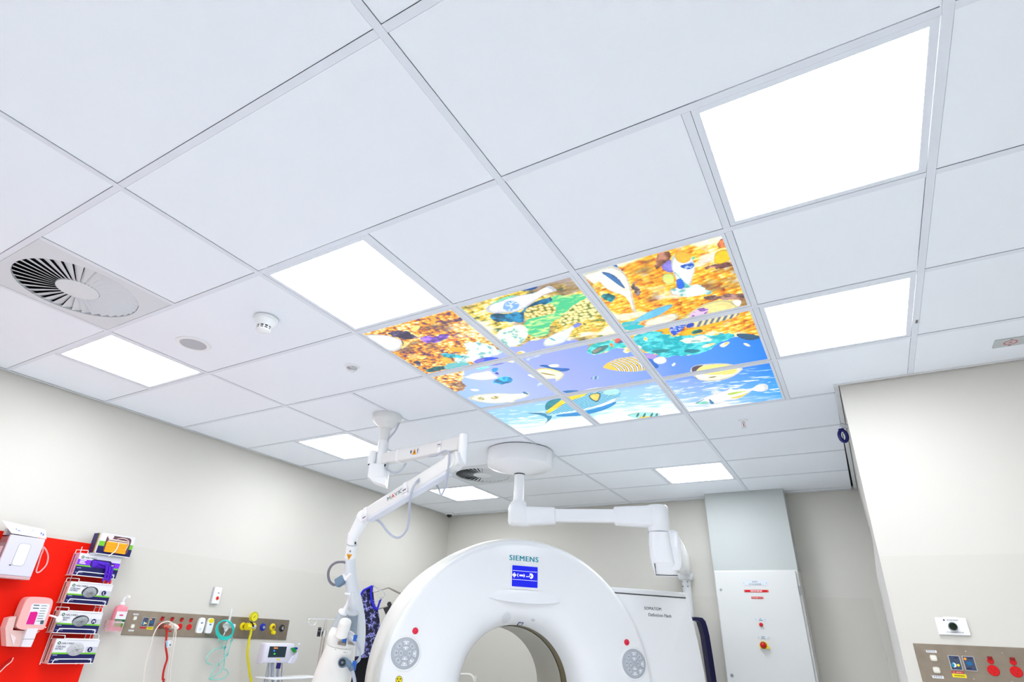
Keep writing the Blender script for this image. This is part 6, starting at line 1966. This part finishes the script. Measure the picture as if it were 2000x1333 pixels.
rc = Thing('red_cable', 'red power cable with a white tag hanging from the steel panel', 'cable', (.90, .9, 0), FL)
rc.part('cable', MB().tube([c5(x, y) for x, y in ((815, 395), (832, 470), (828, 560), (822, 640), (820, 760), (838, 880), (835, 960), (800, 1070), (775, 1180), (765, 1300), (762, 1400))] + [(c5(762, 1400)[0] + .01, .5, .05), (c5(762, 1400)[0], .05, .06)], .0068, n=10), M_RHOSE, smooth=True)
q_ = c5(770, 385, .03)
rc.part('plug', MB().cyl((.885, 1.322, .006), (.885, 1.322, .04), .019, .017, n=24), mat('plug_smoke', s8(120, 70, 60), .3), smooth=True)
rc.part('plug_neck', MB().tube([(.885, 1.322, .038), (.90, 1.322, .048), (.925, 1.318, .05)], .010, n=12), mat('plug_orange', s8(205, 110, 85), .35), smooth=True)
tg_ = [c5(x, y, .06) for x, y in ((815, 635), (910, 615), (928, 635), (915, 730), (830, 750))]
rc.part('tag', MB().prism([(a, b) for a, b, c in tg_], .060, .0612), M_CARD)
rc.part('tag_print', MB().prism([c5(x, y, .06)[:2] for x, y in ((818, 640), (845, 632), (842, 740), (826, 744))], .0612, .0618), mat('tag_blue', s8(120, 190, 215), .5))
rc.part('tag_print', MB().box(*[c5(880, 700, .06)[0], c5(905, 690, .06)[0]], *[c5(880, 715, .06)[1], c5(880, 690, .06)[1]], .0612, .0618), M_TEXT)
wc = Thing('white_cable', 'white power cable arching over the red one on the steel panel', 'cable', (.9, .9, 0), FL)
wc.part('plug', MB().cyl((.955, 1.325, .006), (.955, 1.325, .05), .021, .018, n=24), M_WCABLE, smooth=True)
wc.part('plug_neck', MB().tube([(.955, 1.325, .045), (.966, 1.322, .062), (.975, 1.31, .066)], .012, n=12), M_WCABLE, smooth=True)
wc.part('cable', MB().tube([c5(x, y, .075) for x, y in ((430, 1400), (455, 1150), (500, 930), (560, 720), (600, 560), (650, 440), (720, 350), (800, 308), (870, 305), (930, 335), (975, 400), (990, 480), (985, 560), (960, 700), (930, 880), (900, 1120), (884, 1400))], .0036, n=10), M_WCABLE, smooth=True)
wc.part('cable', MB().tube([c5(x, y, .068) for x, y in ((950, 360), (965, 430), (955, 520), (935, 640), (912, 760), (890, 900), (868, 1080), (852, 1240), (846, 1420))], .003, n=10), M_WCABLE, smooth=True)

# ------------------------------------------------------------------ call point
cp = Thing('call_point', 'white wall call point with one red button above the steel panel', 'call point', (1.255, 1.488, 0), FL)
cp.part('back_box', MB().box(1.224, 1.287, 1.488, 1.607, 0, .016, bev=.004), M_LGREY)
cp.part('face', MB().box(1.2265, 1.2895, 1.4905, 1.607, .014, .024, bev=.005), M_WHITE, smooth=True, angle=35)
cp.part('button_ring', MB().lathe([(.013, .0255), (.018, .024)], c=(1.264, 1.530, 0), n=28), mat('ring_peach', s8(240, 215, 200), .4))
cp.part('button', MB().lathe([(0, .028), (.011, .0275), (.0135, .024)], c=(1.264, 1.530, 0), n=28), M_RED, smooth=True)
cp.part('emblem', MB().prism(oval(1.264, 1.5665, .009, .0045), .024, .0247), M_SLATE)

# ------------------------------------------------------------------ vital-signs monitor on its stand
FM = frame((XL + .36, 0, 0), (0, 1, 0), (0, 0, 1), (1, 0, 0))


def mp_(x, y, c=0.0):
    q_ = pt('x', XL + .36 + c, 490 + x / 12.94, 1230 + y / 12.94)
    return float(q_[1]), float(q_[2])


mo = Thing('vitals_monitor', 'small white vital-signs monitor showing 125/56 on a stand', 'monitor', (1.64, 0, -.03), FM)
A0, A1 = mp_(372, 600)[0], mp_(1010, 600)[0]
B0, B1 = mp_(600, 850)[1], mp_(600, 352)[1]
M_MON = mat('monitor_lilac', s8(222, 222, 236), .35)
mo.part('housing', MB().box(A0, A1 + .03, B0, B1, -.09, 0, bev=.012), M_MON, smooth=True, angle=40)
mo.part('side_grip', MB().box(A0 - .012, A0 + .02, B0 - .008, B1 - .002, -.075, -.012, bev=.010), mat('monitor_side', s8(205, 200, 210), .4), smooth=True)
sx0, sy1 = mp_(480, 430)
sx1, sy0 = mp_(858, 710)
mo.part('screen', MB().box(sx0, sx1, sy0, sy1, 0, .0012), mat('screen_dark', s8(38, 52, 62), .2, emit=s8(30, 44, 52), estr=.3))
for s_, x, y, h_, c_ in (('125/56', 565, 490, .0105, (255, 160, 70)), ('98', 560, 562, .011, (60, 140, 255)), ('68', 570, 638, .011, (60, 225, 60))):
    a_, b_ = mp_(x, y)
    mo.part('reading', MB().text(s_, a_, b_, .0018, h_, 'LEFT', .03, 1.05), mat('read_%d' % c_[0] + s_[:1], s8(*c_), .4, emit=s8(*c_), estr=.7))
a_, b_ = mp_(690, 762)
mo.part('brand_key', MB().prism(oval(a_, b_, .014, .006), 0, .0015), M_YELLOW)
a_, b_ = mp_(432, 697)
mo.part('power_key', MB().box(a_ - .003, a_ + .003, b_ - .004, b_ + .004, 0, .001), M_GREY)
cr = [mp_(x, y, .01) for x, y in ((960, 860), (1060, 690), (1150, 600), (1190, 560), (1170, 720), (1080, 860))]
mo.part('probe_holder', MB().prism(cr, -.06, .012), M_MON)
gq = [mp_(x, y, .015) for x, y in ((1030, 480), (1090, 460), (1160, 560), (1100, 590))]
mo.part('probe_body', MB().prism(gq, -.03, .018), mat('probe_green', s8(0, 140, 50), .4), label='green probe handle')
pb_ = [mp_(x, y, .0) for x, y in ((1130, 500), (1215, 385))]
mo.part('probe_stem', MB().cyl((*pb_[0], 0), (*pb_[1], 0), .004, n=10), M_LGREY)
mo.part('probe_tip', MB().cyl((*pb_[1], 0), (pb_[1][0] + .003, pb_[1][1] + .008, 0), .006, n=10), M_WHITE)
a_, b_ = mp_(1140, 485, .01)
mo.part('probe_collar', MB().box(a_ - .009, a_ + .009, b_ - .008, b_ + .008, -.02, .02, bev=.002), M_BLUE)
a_, b_ = mp_(780, 920)
mo.part('blue_connector', MB().box(a_ - .012, a_ + .010, b_ - .022, b_ + .018, -.05, -.02, bev=.003), mat('conn_navy', s8(30, 20, 120), .4))
for x0_, r_, m_ in ((555, .010, mat('hose_slate', s8(160, 168, 188), .4)), (695, .010, MATS['hose_slate']), (450, .004, M_GREY), (790, .004, M_GREY)):
    pts_ = [(*mp_(x0_, 860, -.04), -.04), (*mp_(x0_ - 5, 1000, -.04), -.04), (*mp_(x0_ - 20, 1200, -.04), -.04), (*mp_(x0_ - (120 if r_ < .006 and x0_ < 500 else 10), 1333, -.04), -.04), (mp_(x0_, 1333)[0], .75, -.04)]
    mo.part('lead', MB().tube(pts_, r_, n=10), m_, smooth=True)
mo.part('stand_pole', MB().cyl((1.66, .03, -.06), (1.66, B0 + .01, -.06), .016, n=16), M_LGREY, smooth=True)
mo.part('stand_base', MB().lathe([(0, .035), (.05, .033), (.13, .02), (.14, .0)], n=28).xf(Matrix(((1, 0, 0, 1.66), (0, 0, 1, 0), (0, 1, 0, -.06), (0, 0, 0, 1)))), M_LGREY)
ta0, tb_ = mp_(370, 1225)
ta1, _ = mp_(1590, 1240)
mo.part('tray', MB().box(ta0, ta1, tb_ - .006, tb_ + .0, -.12, .10, bev=.003), M_WHITE)
mo.part('tray_lip', MB().tube([(ta0, tb_ - .002, -.1), (ta0, tb_ - .002, .10), ((ta0 + ta1) / 2, tb_ - .002, .115), (ta1, tb_ - .002, .10), (ta1, tb_ - .002, -.1)], .005, n=8, smooth=0), M_WHITE, smooth=True)

# ------------------------------------------------------------------ drip stand
vX, vY = -1.72, 1.83


def vp_(x, y):
    """photo point on the vertical plane through the stand, facing the camera heading"""
    n_ = np.array([math.sin(math.radians(-43)), math.cos(math.radians(-43)), 0])
    d = ray(x, y)
    q_ = CAM + ((np.array([vX, vY, 0]) - CAM) @ n_) / (d @ n_) * d
    return q_


b0_ = vp_(637, 1212)
iv = Thing('drip_stand', 'chrome drip stand with a curled hook and black star knob beside the injector', 'drip stand', (float(b0_[0]), float(b0_[1]), 0))
px0, py0, pz0 = [float(v) for v in b0_]
iv.part('upper_rod', MB().cyl((px0, py0, pz0 - .15), (px0, py0, pz0), .008, n=14), M_CHROME, smooth=True)
iv.part('lower_tube', MB().cyl((px0, py0, .04), (px0, py0, pz0 - .095), .0135, n=16), mat('satin_steel', (.55, .52, .48), .35, metal=.9), smooth=True)
iv.part('clamp', MB().cyl((px0, py0, pz0 - .115), (px0, py0, pz0 - .075), .0165, n=16), M_CHROME, smooth=True)
hkp = [vp_(x, y) for x, y in ((618, 1216), (614, 1221), (607, 1221), (602, 1215), (604, 1210), (612, 1209), (637, 1210), (650, 1210.5), (664, 1211.5))]
iv.part('hook_bar', MB().tube(hkp, .0035, n=8), M_CHROME, smooth=True)
kc = vp_(623.5, 1235)
kb_ = MB()
rt2 = np.array([math.cos(math.radians(-43)), -math.sin(math.radians(-43)), 0])
kb_.cyl(kc - rt2 * .012, kc + rt2 * .012, .02, n=14)
for k in range(5):
    a_ = 2 * PI * k / 5
    off = (np.cross(rt2, (0, 0, 1)) * math.cos(a_) + np.array((0, 0, 1)) * math.sin(a_)) * .022
    kb_.cyl(kc + off - rt2 * .012, kc + off + rt2 * .012, .012, n=12)
iv.part('star_knob', kb_, M_DARK, smooth=True)
iv.part('knob_screw', MB().cyl(kc, np.array([px0, py0, kc[2] + .005]), .005, n=10), M_CHROME, smooth=True)
for k in range(5):
    a_ = 2 * PI * k / 5
    iv.part('foot', MB().tube([(px0, py0, .07), (px0 + .08 * math.cos(a_), py0 + .08 * math.sin(a_), .05), (px0 + .17 * math.cos(a_), py0 + .17 * math.sin(a_), .02)], .012, n=10), M_CHROME, smooth=True)

# ------------------------------------------------------------------ lead aprons on their rack
O_AP = np.array([-1.64, 2.22, 0])
FA = frame(O_AP, RG, (0, 0, 1), NG)


def ap(x, y, c=0.0):
    X_, Y_ = 660 + x / 6.257, 1120 + y / 6.257
    d = ray(X_, Y_)
    P = O_AP + NG * c
    q_ = CAM + ((P - CAM) @ NG) / (d @ NG) * d
    return float((q_ - P) @ RG), float(q_[2])


ma = bpy.data.materials.new('apron_print')
ma.use_nodes = True
nt = ma.node_tree
bb = nt.nodes['Principled BSDF']
bb.inputs['Roughness'].default_value = .7
tc = nt.nodes.new('ShaderNodeTexCoord')
vo = nt.nodes.new('ShaderNodeTexVoronoi')
vo.feature = 'DISTANCE_TO_EDGE'
vo.inputs['Scale'].default_value = 22
nz = nt.nodes.new('ShaderNodeTexNoise')
nz.inputs['Scale'].default_value = 30
mpn = nt.nodes.new('ShaderNodeMixRGB')
mpn.blend_type = 'LINEAR_LIGHT'
mpn.inputs[0].default_value = .03
nt.links.new(tc.outputs['Object'], mpn.inputs[1])
nt.links.new(nz.outputs['Color'], mpn.inputs[2])
nt.links.new(mpn.outputs[0], vo.inputs['Vector'])
r1 = nt.nodes.new('ShaderNodeValToRGB')
els = r1.color_ramp.elements
els[0].position, els[0].color = 0.0, (.75, .78, .95, 1)
els[1].position, els[1].color = .20, (.001, .001, .008, 1)
for p_, c_ in ((.022, (.6, .63, .9, 1)), (.035, (.025, .02, .55, 1)), (.085, (.012, .01, .38, 1)), (.11, (.001, .001, .01, 1))):
    e_ = els.new(p_)
    e_.color = c_
n2_ = nt.nodes.new('ShaderNodeTexNoise')
n2_.inputs['Scale'].default_value = 22
nt.links.new(tc.outputs['Object'], n2_.inputs['Vector'])
r2 = nt.nodes.new('ShaderNodeValToRGB')
r2.color_ramp.elements[0].position = .42
r2.color_ramp.elements[1].position = .47
mxa = nt.nodes.new('ShaderNodeMix')
mxa.data_type = 'RGBA'
mxa.inputs[6].default_value = (.002, .002, .03, 1)
nt.links.new(n2_.outputs['Fac'], r2.inputs['Fac'])
nt.links.new(r2.outputs['Color'], mxa.inputs[0])
nt.links.new(vo.outputs['Distance'], r1.inputs['Fac'])
nt.links.new(r1.outputs['Color'], mxa.inputs[7])
nt.links.new(mxa.outputs[2], bb.inputs['Base Color'])


def cloth(poly, c0, thick, wav, n=26):
    """a hanging panel: polygon filled on a grid, gently folded"""
    xs_, ys_ = [q[0] for q in poly], [q[1] for q in poly]
    P = poly
    v, f = [], []
    cols = n
    y0_, y1_ = min(ys_), max(ys_)
    rows = 30
    for r_ in range(rows + 1):
        y = y0_ + (y1_ - y0_) * (r_ + .002) / (rows + .004)
        xi = []
        for k in range(len(P)):
            (ax_, ay_), (bx_, by_) = P[k], P[(k + 1) % len(P)]
            if (ay_ > y) != (by_ > y):
                xi.append(ax_ + (y - ay_) / (by_ - ay_) * (bx_ - ax_))
        xa_, xb_ = (min(xi), max(xi)) if xi else (xs_[0], xs_[0])
        for c_ in range(cols + 1):
            x = xa_ + (xb_ - xa_) * c_ / cols
            v.append((x, y, c0 + wav * math.sin(x * 42 + y * 3) + .04 * ((c_ / cols - .5) ** 2) * -1))
    w_ = cols + 1
    for r_ in range(rows):
        for c_ in range(cols):
            k = r_ * w_ + c_
            f.append((k, k + 1, k + w_ + 1, k + w_))
    m = len(v)
    v += [(x, y, z - thick) for x, y, z in v]
    f += [tuple(q + m for q in reversed(q4)) for q4 in f[:]]
    for r_ in range(rows):
        for c_ in (0, cols):
            k = r_ * w_ + c_
            f.append((k, k + w_, k + w_ + m, k + m))
    for c_ in range(cols):
        for r_ in (0, rows):
            k = r_ * w_ + c_
            f.append((k, k + 1, k + 1 + m, k + m))
    return MB().add(v, f)


apn = Thing('lead_apron', 'patterned royal blue lead apron hanging between the injector and the scanner', 'apron', (0, 1.1, 0), FA)
body = [ap(x, y) for x, y in ((180, 1060), (215, 800), (250, 600), (268, 400), (274, 270), (310, 215), (355, 190), (418, 158), (432, 200), (440, 300), (462, 400), (490, 445), (505, 520), (520, 700), (540, 900), (545, 1040), (330, 1035))]
apn.part('front_panel', cloth(body, 0, .02, .006), ma, smooth=True)
trim_b = mat('apron_trim', s8(28, 22, 190), .6)
apn.part('trim', MB().tube([(*ap(x, y), .014) for x, y in ((420, 160), (405, 220), (405, 300), (425, 380), (455, 435), (490, 445))], .010, n=8), trim_b, smooth=True)
apn.part('trim', MB().tube([(*ap(x, y), .012) for x, y in ((275, 270), (310, 215), (355, 190), (418, 158))], .008, n=8), trim_b, smooth=True)
apn.part('strap', MB().tube([(*ap(x, y), .0) for x, y in ((485, 430), (505, 370), (530, 305))], .008, n=8), trim_b, smooth=True)
blk = Thing('black_apron', 'plain black apron hanging lower behind the patterned blue one', 'apron', (0, .7, -.08), FA)
pk_ = [ap(x, y, -.06) for x, y in ((60, 1700), (140, 1333), (190, 1060), (210, 900), (240, 600), (430, 600), (560, 900), (640, 1333), (640, 1700))]
blk.part('panel', cloth(pk_, -.06, .02, .005), mat('black_fabric', (.004, .004, .008), .8), smooth=True)
rkq = Thing('apron_rack', 'steel apron rack with hanger bars behind the scanner shell', 'rack', (.2, 0, -.1), FA)
M_RACK = mat('rack_steel', (.42, .39, .36), .35, metal=.9)
rkq.part('hanger', MB().tube([(*ap(x, y, .01), .01) for x, y in ((420, 165), (432, 152), (480, 190), (540, 228), (568, 245), (565, 285), (540, 305), (480, 345), (430, 378))], .0042, n=8, smooth=3), M_CHROME, smooth=True)
rkq.part('arm', MB().tube([(*ap(x, y, -.03), -.03) for x, y in ((440, 232), (520, 207), (620, 180), (700, 215), (800, 262))], .006, n=8, smooth=0), M_RACK, smooth=True)
rkq.part('arm', MB().tube([(*ap(x, y, -.03), -.03) for x, y in ((622, 186), (700, 228), (800, 275))], .004, n=8, smooth=0), M_RACK, smooth=True)
rkq.part('arm', MB().tube([(*ap(x, y, -.03), -.03) for x, y in ((490, 440), (620, 405), (720, 380))], .006, n=8, smooth=0), M_RACK, smooth=True)
q0 = ap(628, 380, -.03)
rkq.part('knob', MB().lathe([(0, -.012), (.016, -.014), (.02, -.03), (.016, -.046), (0, -.048)], c=(q0[0], q0[1], 0), n=16), M_DARK, smooth=True)
q0 = ap(600, 450, -.03)
rkq.part('bracket', MB().prism([ap(x, y, -.03) for x, y in ((555, 432), (640, 405), (690, 480), (590, 520))], -.05, -.02), M_DARK)
qx_ = ap(800, 300, -.03)[0]
rkq.part('upright', MB().cyl((qx_, .02, -.05), (qx_, 1.68, -.05), .016, n=14), M_RACK, smooth=True)
rkq.part('base', MB().box(qx_ - .25, qx_ + .2, 0, .04, -.25, .1, bev=.01), M_RACK)
